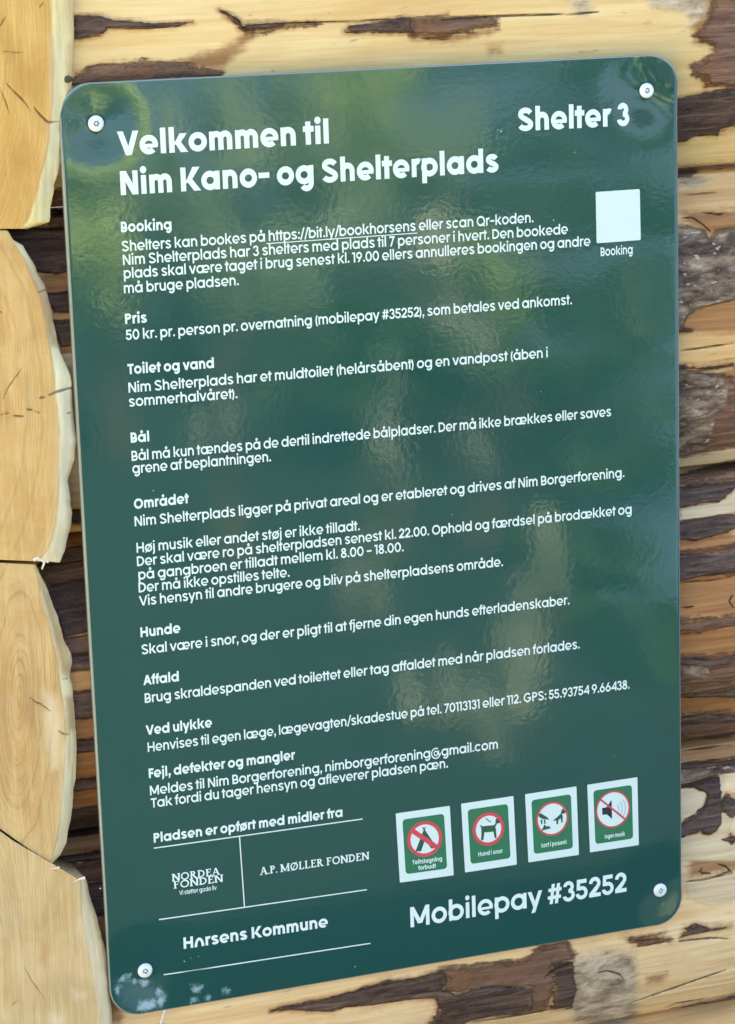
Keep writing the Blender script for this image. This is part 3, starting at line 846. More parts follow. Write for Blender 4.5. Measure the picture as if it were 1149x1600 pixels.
def glyph(ch, w):
    S, o = 0.072, 0.012
    ry = XH / 2 + o
    cy = XH / 2
    RB = 0.285 + w * 0.12            # outer bowl radius
    g, adv = [], 0.3
    def bowl(cx): return ring(cx, cy, RB, ry, w)
    if ch == ' ': return [], 0.245
    if ch in 'adgqå':
        cx = 0.045 + RB; xr = cx + RB + w * 0.16
        g = bowl(cx); top = AS if ch == 'd' else XH
        bot = DS if ch == 'q' else 0
        if ch == 'g':
            g.append(rect(xr - w, 0.0, xr, XH))
            g.append(arc(xr - 0.255, 0.02, 0.255, 0.245, -150, 0, w))
        else: g.append(rect(xr - w, bot, xr, top))
        if ch == 'å': g += ring(cx + 0.02, XH + 0.155, 0.105, 0.105, w * 0.62)
        adv = xr + S
    elif ch in 'bp':
        xl = S; cx = xl + RB - w * 0.16
        g = bowl(cx) + [rect(xl, 0 if ch == 'b' else DS, xl + w, AS if ch == 'b' else XH)]
        adv = cx + RB + 0.045
    elif ch in 'oø':
        cx = 0.045 + RB
        g = bowl(cx); adv = cx + RB + 0.045
        if ch == 'ø': g.append(diag(cx - 0.25, -0.05, cx + 0.25, XH + 0.05, w * 0.7))
    elif ch == 'c':
        cx = 0.045 + RB
        g = [arc(cx, cy, RB, ry, 42, 318, w)]; adv = cx + RB * 0.86 + 0.045
    elif ch == 'e':
        cx = 0.045 + RB
        g = [arc(cx, cy, RB, ry, -9, 190, w * .95), arc(cx, cy, RB, ry, 180, 312, w * .95), rect(cx - RB + w * 0.5, cy - 0.040 - w * .28, cx + RB - 0.012, cy - 0.040 + w * .36)]
        adv = cx + RB + 0.045
    elif ch == 'æ':
        cx = 0.045 + RB; c2 = cx + 2 * RB - w * 0.95
        xr = cx + RB
        g = bowl(cx) + [rect(xr - w, 0, xr, XH), arc(c2, cy, RB, ry, -12, 190, w), arc(c2, cy, RB, ry, 180, 312, w), rect(c2 - RB + w * 0.5, cy - 0.04 - w * 0.28, c2 + RB - 0.012, cy - 0.04 + w * 0.36)]
        adv = c2 + RB + 0.045
    elif ch in 'nhmur':
        r = 0.235 + w * 0.12
        if ch == 'u':
            g = [rect(S, r * 0.9, S + w, XH), arc(S + r, r * 1.0 - o, r, r, 180, 360, w), rect(S + 2 * r - w, 0, S + 2 * r, XH)]
            adv = S * 2 + 2 * r
        elif ch == 'r':
            g = [rect(S, 0, S + w, XH), arc(S + 0.235, XH - 0.25 + o, 0.235, 0.25, 62, 180, w)]
            adv = S + 0.325 + 0.02
        elif ch == 'm':
            r = 0.215 + w * 0.12
            g = [rect(S, 0, S + w, XH)]
            for k in range(2):
                x = S + k * (2 * r - w)
                g += [arc(x + r, XH - r + o, r, r, 0, 180, w), rect(x + 2 * r - w, 0, x + 2 * r, XH - r * 0.9)]
            adv = S * 2 + 4 * r - w
        else:
            g = [rect(S, 0, S + w, AS if ch == 'h' else XH), arc(S + r, XH - r + o, r, r, 0, 180, w), rect(S + 2 * r - w, 0, S + 2 * r, XH - r * 0.9)]
            adv = S * 2 + 2 * r
    elif ch in 'ij':
        x = S + w / 2
        g = [rect(S, 0, S + w, XH), dot(x, XH + 0.155, max(w * 0.62, 0.065))]
        if ch == 'j': g[0] = rect(S, -0.03, S + w, XH); g.append(arc(S + w - 0.17, -0.03, 0.17, 0.18, -95, 0, w))
        adv = 2 * S + w
    elif ch == 'l': g = [rect(S, 0, S + w, AS)]; adv = 2 * S + w
    elif ch == 'k':
        h = w * 0.62
        g = [rect(S, 0, S + w, AS), [(S + w * 0.8, cy - h * 0.5), (S + 0.36, XH), (S + 0.36 + w * 1.35, XH), (S + w * 0.9 + w * 1.1, cy - h * 0.2)],
             [(S + w * 0.95, cy + 0.04), (S + w * 0.95 + w * 1.0, cy + 0.09), (S + 0.39 + w * 1.3, 0), (S + 0.38, 0)]]
        adv = S + 0.40 + w * 1.35
    elif ch == 't':
        g = [rect(0.10, 0, 0.10 + w, AS - 0.06), rect(0.015, XH - w * 0.95, 0.10 + w + 0.105, XH)]
        adv = 0.10 + w + 0.125
    elif ch == 'f':
        g = [rect(0.10, 0, 0.10 + w, AS - 0.15), arc(0.10 + 0.205, AS - 0.19 + o, 0.205, 0.195, 84, 180, w), rect(0.015, XH - w * 0.95, 0.10 + w + 0.12, XH)]
        adv = 0.10 + 0.25
    elif ch == 's':
        w = w * 0.93; q = w / 2; a = 0.235 + w * 0.1
        g, adv = ess(0.05, 0.455 + w * 0.25, XH, w, o)
    elif ch in 'vy':
        b = 0.285
        g = [diag(0.02 + w * 0.5, XH, 0.02 + b, 0, w), diag(0.02 + 2 * b - w * 0.5, XH, 0.02 + b, 0, w)]
        if ch == 'y':
            k = (b - w * 0.5) / XH
            g[1] = diag(0.02 + 2 * b - w * 0.5, XH, 0.02 + b + DS * k, DS, w)
        adv = 0.04 + 2 * b
    elif ch == 'w':
        b = 0.205
        for k in range(4):
            x0 = 0.02 + w * 0.5 + k * b
            g.append(diag(x0, XH if k % 2 == 0 else 0, x0 + b, 0 if k % 2 == 0 else XH, w))
        adv = 0.04 + w + 4 * b
    elif ch == 'x':
        g = [diag(0.02 + w * .6, 0, 0.5 - w * .6, XH, w), diag(0.5 - w * .6, 0, 0.02 + w * .6, XH, w)]; adv = 0.52
    elif ch == 'z':
        g = [rect(0.05, 0, 0.46, w), rect(0.05, XH - w, 0.46, XH), diag(0.05 + w * .7, 0, 0.46 - w * .7, XH, w)]; adv = 0.51
    elif ch in 'NHM':
        W = {'N': 0.60, 'H': 0.60, 'M': 0.74}[ch]
        g = [rect(S, 0, S + w, CP), rect(S + W - w, 0, S + W, CP)]
        if ch == 'N': g.append([(S, CP), (S + w * 1.15, CP), (S + W, 0), (S + W - w * 1.15, 0)])
        if ch == 'H': g.append(rect(S + w * .5, CP / 2 - w / 2, S + W - w * .5, CP / 2 + w / 2))
        if ch == 'M':
            m = S + W / 2; h = w * 0.62
            g += [[(S, CP), (S + w * 1.05, CP), (m + h, 0.10), (m - h, 0.10)], [(S + W - w * 1.05, CP), (S + W, CP), (m + h, 0.10), (m - h, 0.10)]]
        adv = W + 2 * S
    elif ch in 'DBPR':
        g = [rect(S, 0, S + w, CP)]
        if ch == 'D':
            W = 0.60; r = CP / 2
            g += [rect(S + w * .5, CP - w, S + 0.22, CP), rect(S + w * .5, 0, S + 0.22, w), arc(S + 0.21, r, W - 0.21, r, -92, 92, w, 14)]; adv = S + W + 0.05
        else:
            yb = {'B': CP * 0.53, 'P': CP * 0.40, 'R': CP * 0.42}[ch]
            hh = (CP - yb) / 2 + w * (0.5 if ch == 'B' else 0.0)
            c = CP - hh
            x1 = S + (0.27 if ch == 'B' else 0.26); rx = 0.215 if ch == 'B' else 0.24
            g += [rect(S + w * .5, CP - w, x1, CP), rect(S + w * .5, CP - 2 * hh, x1, CP - 2 * hh + w), arc(x1 - 0.01, c, rx, hh, -93, 93, w, 10)]
            adv = x1 + rx + 0.045
            if ch == 'B':
                h2 = (yb + w * 0.5) / 2
                g += [rect(S + w * .5, 0, x1 + 0.02, w), arc(x1 + 0.01, h2, rx + 0.02, h2, -93, 93, w, 10)]; adv += 0.03
            if ch == 'R': g.append(diag(x1 + 0.0, CP - 2 * hh + w * .5, x1 + rx - w * .45, 0, w)); adv += 0.01
    elif ch in 'KEFLT':
        if ch == 'K':
            g = [rect(S, 0, S + w, CP), [(S + w * .8, CP * .40 - w * .3), (S + 0.42, CP), (S + 0.42 + w * 1.4, CP), (S + w * 1.9, CP * .40 - w * .1)],
                 [(S + w * 1.0, CP * 0.47), (S + w * 2.0, CP * 0.56), (S + 0.46 + w * 1.3, 0), (S + 0.45, 0)]]
            adv = S + 0.47 + w * 1.3
        elif ch == 'T': g = [rect(0.03, CP - w, 0.53, CP), rect(0.28 - w / 2, 0, 0.28 + w / 2, CP)]; adv = 0.55
        elif ch == 'L': g = [rect(S, 0, S + w, CP), rect(S, 0, S + 0.36, w)]; adv = S + 0.38
        else:
            g = [rect(S, 0, S + w, CP), rect(S, CP - w, S + 0.40, CP), rect(S, CP * .5 - w / 2, S + 0.37, CP * .5 + w / 2)]; adv = S + 0.42
            if ch == 'E': g.append(rect(S, 0, S + 0.40, w)); adv = S + 0.45
    elif ch in 'OQGCØ':
        r = 0.37; cx = 0.05 + r; c = CP / 2
        if ch in 'OQØ': g = ring(cx, c, r, c + o, w)
        if ch == 'Q': g.append([(cx + 0.06, 0.20), (cx + 0.06 + w * 1.2, 0.20), (cx + r + 0.02, -0.03), (cx + r + 0.02 - w * 1.2, -0.03)])
        if ch == 'Ø': g.append(diag(cx - 0.27, -0.04, cx + 0.27, CP + 0.04, w * .75))
        if ch in 'GC': g = [arc(cx, c, r, c + o, 45, 340, w, 20)]
        if ch == 'G': g += [rect(cx + 0.02, c - w * .8, cx + r - 0.012, c + w * .2)]
        adv = cx + r + 0.05
    elif ch == 'S':
        g, adv = ess(0.05, 0.555 + w * 0.25, CP, w * 0.96, o)
    elif ch in 'VA':
        b = 0.34
        ya, yb = (CP, 0) if ch == 'V' else (0, CP)
        g = [diag(0.015 + w * .5, ya, 0.015 + b, yb, w), diag(0.015 + 2 * b - w * .5, ya, 0.015 + b, yb, w)]
        if ch == 'A': g.append(rect(0.17, CP * .22, 0.015 + 2 * b - 0.155, CP * .22 + w))
        adv = 0.03 + 2 * b
    elif ch == '0':
        g = ring(0.05 + 0.275, CP / 2, 0.275, CP / 2 + o, w); adv = 0.65
    elif ch == '1':
        g = [rect(0.16, 0, 0.16 + w, CP), [(0.03, CP), (0.2, CP), (0.2, CP - w), (0.03, CP - w)]]; adv = 0.16 + w + S
    elif ch == '2':
        q = w / 2
        r = 0.235; ct = CP + o - r
        pts = [(0.28 + (r - q) * math.cos(a), ct + (r - q) * math.sin(a)) for a in np.radians(np.linspace(178, -38, 14))] + [(0.06 + w * .62, w * .5)]
        g = [ribbon(pts[:-1], w), [tuple(np.array(pts[-2]) + np.array([-q * .75, q * .72])), (0.05, w * 0.95), (0.05, 0), (0.05 + w * 1.4, w * .55), tuple(np.array(pts[-2]) + np.array([q * .72, -q * .75]))],
             rect(0.05, 0, 0.52, w)]; adv = 0.57
    elif ch == '3':
        q = w / 2
        w = w * 0.95
        h1 = (CP * .48 + w * .5 + o) / 2; h2 = (CP * .52 + w * .5 + o) / 2
        g = [arc(0.275, CP + o - h1, 0.215, h1, -92, 172, w, 18), arc(0.28, -o + h2, 0.245, h2, -172, 92, w, 18)]; adv = 0.565
    elif ch == '4':
        x = 0.42
        g = [rect(x, 0, x + w, CP), rect(0.03, CP * .2, 0.58, CP * .2 + w), [(0.03, CP * .2 + w * .3), (0.03 + w * 1.1, CP * .2 + w * .3), (x + w, CP), (x + w * .1, CP)]]; adv = 0.61
    elif ch == '5':
        q = w / 2
        g = [rect(0.09, CP - w, 0.48, CP), [(0.09, CP), (0.09 + w * .95, CP), (0.075 + w * .95, CP * .46), (0.075, CP * .46)],
             arc(0.275, 0.225, 0.245, 0.235, -172, 128, w * .95, 20)]; adv = 0.57
    elif ch in '69':
        g = ring(0.05 + 0.255, 0.235, 0.255, 0.245, w)
        g.append([(0.05 + 0.01, 0.27), (0.05 + 0.01 + w * 1.05, 0.27 + w * .2), (0.38 + w * .55, CP), (0.38 - w * .55, CP)])
        if ch == '9':
            g = [[(0.61 - x, CP - y) for x, y in p] for p in g]
        adv = 0.61
    elif ch == '7':
        g = [rect(0.04, CP - w, 0.50, CP), diag(0.16, 0, 0.50 - w * .6, CP - w * .2, w)]; adv = 0.53
    elif ch == '8':
        g = ring(0.29, CP * .28, 0.245, CP * .28 + o, w) + ring(0.29, CP * .76, 0.205, CP * .24 + o, w); adv = 0.58
    elif ch in '.,:':
        r = max(w * 0.62, 0.062)
        g = [dot(0.06 + r, r - 0.005, r)]
        if ch == ',': g.append([(0.06 + r * .6, r), (0.06 + r * 1.9, r), (0.06 + r * 1.1, -r * 1.7), (0.06 + r * .1, -r * 1.7)])
        if ch == ':': g.append(dot(0.06 + r, 0.42, r))
        adv = 0.12 + 2 * r - 0.02
    elif ch == 'I': g = [rect(S, 0, S + w, CP)]; adv = 2 * S + w
    elif ch == '!': g = [rect(S, 0.22, S + w, CP), dot(S + w / 2, w * .6, max(w * 0.62, 0.062))]; adv = 2 * S + w
    elif ch == '-': g = [rect(0.05, 0.25, 0.43, 0.25 + w * .9)]; adv = 0.48
    elif ch == '–': g = [rect(0.05, 0.24, 0.46, 0.24 + w * .95)]; adv = 0.51
    elif ch == '/': g = [diag(0.02 + w * .4, -0.06, 0.36, CP + 0.08, w * .9)]; adv = 0.38
    elif ch == '(': g = [arc(0.07 + 0.30, 0.28, 0.30, 0.52, 128, 232, w * .9, 9)]; adv = 0.24 + w * .4
    elif ch == ')': g = [arc(-0.12, 0.28, 0.30, 0.52, -52, 52, w * .9, 9)]; adv = 0.25
    elif ch == '#':
        g = [diag(0.17, 0, 0.27, CP, w * .9), diag(0.38, 0, 0.48, CP, w * .9), rect(0.04, CP * .24, 0.57, CP * .24 + w * .85), rect(0.07, CP * .62, 0.60, CP * .62 + w * .85)]; adv = 0.64
    elif ch == '@':
        g = [arc(0.47, 0.27, 0.43, 0.43, -300, 0, w * .75, 24)] + ring(0.47, 0.27, 0.20, 0.215, w * .75)
        g.append(arc(0.785, 0.25, 0.115, 0.22, 180, 360, w * .75, 8)); g.append(rect(0.67 - w * .1, 0.2, 0.67 + w * .65, 0.47)); adv = 0.95
    elif ch == '∩':                      # the arch that stands for the o in the municipality's word mark
        g = [arc(0.05 + 0.31, 0.0, 0.31, XH + o, 0, 180, w * 1.05, 12)]; adv = 0.72
    return g, adv

def serif(ch, w):
    """roman capitals for the two foundation names"""
    t = w * 0.55; s = 0.055
    def stem(x, y0=0, y1=CP): return [rect(x - w / 2, y0, x + w / 2, y1)]
    def foot(x, y): return [rect(x - w / 2 - s, y, x + w / 2 + s, y + t)]
    def st(x): return stem(x) + foot(x, 0) + foot(x, CP - t)
    g, adv = [], 0.3
    if ch == ' ': return [], 0.26
    if ch == '.': return [dot(0.1, 0.06, 0.065)], 0.2
    if ch == 'A': g = [diag(0.10, 0, 0.34, CP, t), diag(0.60, 0, 0.34, CP, w), rect(0.2, 0.22, 0.52, 0.22 + t)] + foot(0.10, 0) + foot(0.60, 0); adv = 0.71
    if ch == 'P': g = st(0.16) + [arc(0.28, CP - 0.18, 0.22, 0.18, -95, 95, w * .85), rect(0.16, CP - t, 0.29, CP), rect(0.16, CP - 0.36, 0.29, CP - 0.36 + t)]; adv = 0.55
    if ch == 'R': g = st(0.16) + [arc(0.28, CP - 0.18, 0.22, 0.18, -95, 95, w * .85), rect(0.16, CP - t, 0.29, CP), rect(0.16, CP - 0.36, 0.29, CP - 0.36 + t), diag(0.30, CP - 0.34, 0.55, 0, w)] + foot(0.56, 0); adv = 0.66
    if ch == 'M': g = stem(0.13) + foot(0.13, 0) + foot(0.11, CP - t) + stem(0.75) + foot(0.75, 0) + foot(0.77, CP - t) + [diag(0.13, CP, 0.44, 0.05, w), diag(0.75, CP, 0.44, 0.05, t)]; adv = 0.89
    if ch in 'OØ':
        g = ring(0.41, CP / 2, 0.36, CP / 2 + .01, w * .85); adv = 0.82
        if ch == 'Ø': g.append(diag(0.17, -0.03, 0.65, CP + 0.03, t))
    if ch == 'L': g = st(0.16) + [rect(0.16, 0, 0.52, t), rect(0.52 - t, 0, 0.52, 0.18)]; adv = 0.57
    if ch in 'EF':
        g = st(0.16) + [rect(0.16, CP - t, 0.50, CP), rect(0.50 - t, CP - .16, 0.50, CP), rect(0.16, CP / 2, 0.42, CP / 2 + t)]; adv = 0.54
        if ch == 'E': g += [rect(0.16, 0, 0.52, t), rect(0.52 - t, 0, 0.52, .17)]; adv = 0.57
    if ch == 'N': g = stem(0.13, 0, CP) + foot(0.13, 0) + foot(0.11, CP - t) + stem(0.62) + foot(0.62, CP - t) + [diag(0.13, CP, 0.62, 0, w)]; adv = 0.74
    if ch == 'D': g = st(0.16) + [arc(0.28, CP / 2, 0.38, CP / 2, -93, 93, w * .85, 12), rect(0.16, CP - t, 0.29, CP), rect(0.16, 0, 0.29, t)]; adv = 0.72
    return g, adv

_cache = {}
def union(polys):
    """one flat, non overlapping triangulation of overlapping outlines"""
    vs, fs = [], []
    for p in polys:
        a = sum(p[k][0] * p[(k + 1) % len(p)][1] - p[(k + 1) % len(p)][0] * p[k][1] for k in range(len(p)))
        q = p if a > 0 else p[::-1]
        fs.append(list(range(len(vs), len(vs) + len(q))))
        vs += [Vector((float(x), float(y))) for x, y in q]
    v, e, f, ov, oe, of = delaunay_2d_cdt(vs, [], fs, 0, 1e-5)
    keep = [tuple(t) for t, src in zip(f, of) if len(src) > 0]
    return np.array([(p.x, p.y) for p in v]), keep
def get_glyph(ch, w, fn):
    k = (ch, round(w, 4), fn.__name__)
    if k not in _cache:
        polys, adv = fn(ch, w)
        _cache[k] = (*union(polys), adv) if polys else (np.zeros((0, 2)), [], adv)
    return _cache[k]
def layout(text, w, fn, track=None):
    if track is None: track = -0.040 if fn is glyph else 0.0
    return _layout(text, w, fn, track)
def _layout(text, w, fn, track):
    """local text coordinates (em), starting with the ink of the first letter at x = 0"""
    V, F, x = [], [], 0.0
    for ch in text:
        v, f, adv = get_glyph(ch, w, fn)
        n0 = sum(len(q) for q in V)
        if len(v):
            V.append(v + np.array([x, 0]))
            F += [tuple(i + n0 for i in t) for t in f]
        x += adv + track
    V = np.concatenate(V)
    V[:, 0] -= V[:, 0].min()
    return V, F
ROT = {}
def text_mesh(lines, name, mat, em, w, label=None, fn=glyph, off=0.00035, parent=None, extra=None):
    """lines: (text, pixel of the baseline start, pixel of the baseline end)"""
    VV, FF, n0 = [], [], 0
    for li, (text, p0, p1) in enumerate(lines):
        v, f = layout(text, w, fn)
        a, b = np.array(at(*p0)), np.array(at(*p1))
        L = np.hypot(*(b - a))
        sx = L / v[:, 0].max()
        ux = (b - a) / L
        ux = np.array([1.0, np.clip(ux[1] / ux[0], -0.012, 0.012)])
        xz = a[None] + v[:, :1] * sx * ux[None] + np.stack([0 * v[:, 1], v[:, 1] * em], 1)
        VV.append(on_sign(xz, off + 0.00012 * (li % 2)))
        FF += [tuple(i + n0 for i in t) for t in f]
        n0 += len(v)
    for quad in (extra or []):
        VV.append(on_sign(np.array(quad), off + 0.00006))
        FF.append(tuple(range(n0, n0 + len(quad)))); n0 += len(quad)
    o = mesh_obj(name, np.concatenate(VV), FF, mat, parent or sign, False)
    if label: o['label'] = label
    return o
def underline(p0, p1, drop, th, x0=None, x1=None):
    a, b = at(*p0), at(*p1)
    z = lambda x: a[1] + (b[1] - a[1]) * (x - a[0]) / (b[0] - a[0])
    xs = np.linspace(a[0], b[0], 8)
    return [(x, z(x) - drop) for x in xs] + [(x, z(x) - drop - th) for x in xs[::-1]]

EM_T, EM_B, EM_H = 0.0303, 0.0133, 0.0134
W_B, W_H, W_T = 0.126, 0.160, 0.178
text_mesh([("Velkommen til", (185, 243.5), (514, 224)), ("Nim Kano- og Shelterplads", (189, 305), (779, 268.5))], 'title', M_WHITE, EM_T, W_T, 'two-line bold white title')
text_mesh([("Shelter 3", (810, 205), (984, 196))], 'shelter_number', M_WHITE, EM_T, W_T, 'bold white shelter number at top right')
HEADS = [("Booking", (189.5, 363), (268.4, 359.5)), ("Pris", (196, 506.4), (230, 503.8)), ("Toilet og vand", (200, 585), (334.7, 575.6)),
         ("Bål", (204.9, 692), (233.7, 690)), ("Området", (210, 795.5), (295.5, 786)), ("Hunde", (220.2, 995.9), (282.2, 988.5)),
         ("Affald", (224.4, 1070.7), (280, 1065.5)), ("Ved ulykke", (228.5, 1148.7), (331.6, 1137.5)), ("Fejl, defekter og mangler", (233, 1215.9), (461.8, 1188)),
         ("Pladsen er opført med midler fra", (240.5, 1316.6), (535.4, 1277.2))]
for h_ in HEADS: text_mesh([h_], 'heading', M_WHITE, EM_H, W_H)
BODY = [
 [("Shelters kan bookes på https://bit.ly/bookhorsens eller scan Qr-koden.", (191, 393), (833.8, 347.3)),
  ("Nim Shelterplads har 3 shelters med plads til 7 personer i hvert. Den bookede", (192.5, 414.3), (887.4, 365.3)),
  ("plads skal være taget i brug senest kl. 19.00 ellers annulleres bookingen og andre", (193.6, 435.3), (922.7, 384)),
  ("må bruge pladsen.", (194, 458.5), (373.2, 445.4))],
 [("50 kr. pr. person pr. overnatning (mobilepay #35252), som betales ved ankomst.", (197, 531.5), (893.9, 475.4))],
 [("Nim Shelterplads har et muldtoilet (helårsåbent) og en vandpost (åben i", (201.4, 613.8), (856.2, 558.2)), ("sommerhalvåret).", (202.2, 635.5), (371.3, 622.4))],
 [("Bål må kun tændes på de dertil indrettede bålpladser. Der må ikke brækkes eller saves", (206.3, 720.5), (954.8, 650)), ("grene af beplantningen.", (207.4, 740), (423.8, 721.5))],
 [("Nim Shelterplads ligger på privat areal og er etableret og drives af Nim Borgerforening.", (211, 822.5), (975.6, 745.3)),
  ("Høj musik eller andet støj er ikke tilladt.", (214, 863.8), (562.4, 828.4)),
  ("Der skal være ro på shelterpladsen senest kl. 22.00. Ophold og færdsel på brodækket og", (214.7, 885), (986.9, 802.5)),
  ("på gangbroen er tilladt mellem kl. 8.00 – 18.00.", (216.6, 905.9), (631, 861.4)),
  ("Der må ikke opstilles telte.", (217.3, 926), (452.7, 901.1)),
  ("Vis hensyn til andre brugere og bliv på shelterpladsens område.", (218, 946.8), (786, 884.4))],
 [("Skal være i snor, og der er pligt til at fjerne din egen hunds efterladenskaber.", (222, 1022.7), (890, 944.2))],
 [("Brug skraldespanden ved toilettet eller tag affaldet med når pladsen forlades.", (226.8, 1098.6), (905.9, 1013.1))],
 [("Henvises til egen læge, lægevagten/skadestue på tel. 70113131 eller 112. GPS: 55.93754 9.66438.", (231.3, 1175.1), (983.6, 1075.8))],
 [("Meldes til Nim Borgerforening, nimborgerforening@gmail.com", (234.8, 1242.7), (778, 1169.4)), ("Tak fordi du tager hensyn og afleverer pladsen pæn.", (236.2, 1262.2), (700, 1199))],
]
for bi, b_ in enumerate(BODY):
    ex = [underline((416, 377), (652, 360.5), 0.0017, 0.0008)] if bi == 0 else None
    text_mesh(b_, 'paragraph', M_WHITE, EM_B, W_B, extra=ex)
text_mesh([("Mobilepay #35252", (641.6, 1449), (979, 1392.6))], 'payment_line', M_WHITE, 0.0300, 0.140, 'bold white payment line at the bottom')
# sponsor block
text_mesh([("NORDEA", (268.5, 1377.0), (344, 1367.0)), ("FONDEN", (271.5, 1388.4), (349, 1379))], 'sponsor_mark', M_WHITE, 0.0105, 0.135, 'stacked roman capitals of the left foundation mark', fn=serif)
text_mesh([("Vi støtter gode liv", (280.3, 1398.2), (338.6, 1390.5))], 'sponsor_tagline', M_WHITE, 0.0062, 0.12)
text_mesh([("A.P. MØLLER FONDEN", (406, 1367.2), (577.2, 1343.6))], 'sponsor_mark', M_WHITE, 0.0112, 0.135, 'one-line roman capitals of the right foundation name', fn=serif)
text_mesh([("H∩rsens Kommune", (287.2, 1482.4), (512.4, 1451.4))], 'municipality_mark', M_WHITE, 0.0165, 0.165, 'rounded bold white municipality name')
def strip(p0, p1, th):
    a, b = np.array(at(*p0)), np.array(at(*p1))
    d = (b - a) / np.hypot(*(b - a)); n = np.array([-d[1], d[0]]) * th / 2
    t = np.linspace(0, 1, 10)[:, None]
    c = a + (b - a) * t
    return [tuple(q) for q in c + n] + [tuple(q) for q in (c - n)[::-1]]
for p0, p1 in (((240.5, 1325), (566.8, 1279.3)), ((374.2, 1307), (381.8, 1416)), ((248.2, 1436.5), (573.3, 1389.8)), ((255.8, 1523), (579, 1473.6))):
    q = strip(p0, p1, 0.0011)
    vert = p0[0] == 374.2
    mesh_obj('rule_line', on_sign(np.array(q), 0.00055 if vert else 0.00035), [tuple(range(len(q)))], M_WHITE, sign, False)

# ---------------------------------------------------------------- printed cards
def card_frame(px):
    """bilinear map of the unit card (0..1, 0..1 upwards) to the sign plane, from its four pixel corners TL TR BR BL"""
    tl, tr, br, bl = [np.array(at(*p)) for p in px]
    return lambda s, t: bl * (1 - s) * (1 - t) + br * s * (1 - t) + tr * s * t + tl * (1 - s) * t
def flat(name, fr, polys, mat, off, parent):
    v, f = union(polys)
    xz = np.array([fr(s, t) for s, t in v])
    return mesh_obj(name, on_sign(xz, off), f, mat, parent, False)
def rrect(x0, y0, x1, y1, r, ry=None):
    ry = ry or r
    out = []
    for cx, cy, a0 in ((x1 - r, y1 - ry, 0), (x0 + r, y1 - ry, 90), (x0 + r, y0 + ry, 180), (x1 - r, y0 + ry, 270)):
        out += [(cx + r * math.cos(math.radians(a0 + k * 18)), cy + ry * math.sin(math.radians(a0 + k * 18))) for k in range(6)]
    return out
QR = card_frame([(930.7, 300), (999.5, 295.2), (1001.1, 374.9), (932.3, 380.1)])
c = flat('code_card', QR, [rrect(0, 0, 1, 1, 0.03)], M_CARD, 0.0004, sign)
c['label'] = 'blank white square card at the right margin'
text_mesh([("Booking", (938.7, 400.3), (988.5, 396.2))], 'code_caption', M_WHITE, 0.0118, 0.125)
CA = 0.79     # card width / height
def ell(cx, cy, r, n=40): return [(cx + r * math.cos(a), cy + r * CA_INV * math.sin(a)) for a in np.linspace(0, 2 * math.pi, n, endpoint=False)]
CA_INV = CA
def annulus(cx, cy, r0, r1, n=28):
    out = []
    for a0 in (0, math.pi):
        aa = np.linspace(a0 - 0.05, a0 + math.pi + 0.05, n)
        out.append([(cx + r1 * math.cos(a), cy + r1 * CA * math.sin(a)) for a in aa] + [(cx + r0 * math.cos(a), cy + r0 * CA * math.sin(a)) for a in aa[::-1]])
    return out
def caption(fr, parent, lines):
    for txt, s0, s1, t in lines:
        v, f = layout(txt, 0.15, glyph)
        L = v[:, 0].max(); sc = (s1 - s0) / L
        xz = np.array([fr(s0 + x * sc, t + y * 0.088) for x, y in v])
        mesh_obj('caption', on_sign(xz, 0.00075), f, M_CARD, parent, False)
PICT = [
 dict(px=[(618.2,1270.8),(702.7,1258.8),(708.9,1367.3),(624.8,1378.8)], cap=[("Teltslagning", 0.25, 0.80, 0.235), ("forbudt", 0.35, 0.68, 0.145)], lab='no camping pictogram with crossed tent', c=(0.5, 0.58), r=0.325, rw=0.062, slash=True),
 dict(px=[(720.4,1255.5),(802.1,1243.5),(807.4,1350.6),(726.6,1363)], cap=[("Hund i snor", 0.27, 0.74, 0.205)], lab='dog on a lead pictogram', c=(0.49, 0.58), r=0.305, rw=0.060, slash=False),
 dict(px=[(820.3,1240.7),(900.5,1228.3),(904.4,1335.3),(825.5,1347.2)], cap=[("Lort i posen!", 0.27, 0.76, 0.19)], lab='dog waste pictogram with hand and dog', c=(0.5, 0.585), r=0.315, rw=0.035, slash=False),
 dict(px=[(917.3,1225.9),(995.6,1213.9),(998,1320),(921.6,1331.5)], cap=[("Ingen musik", 0.31, 0.72, 0.17)], lab='no loud music pictogram with crossed loudspeaker', c=(0.49, 0.585), r=0.345, rw=0.030, slash=True),
]
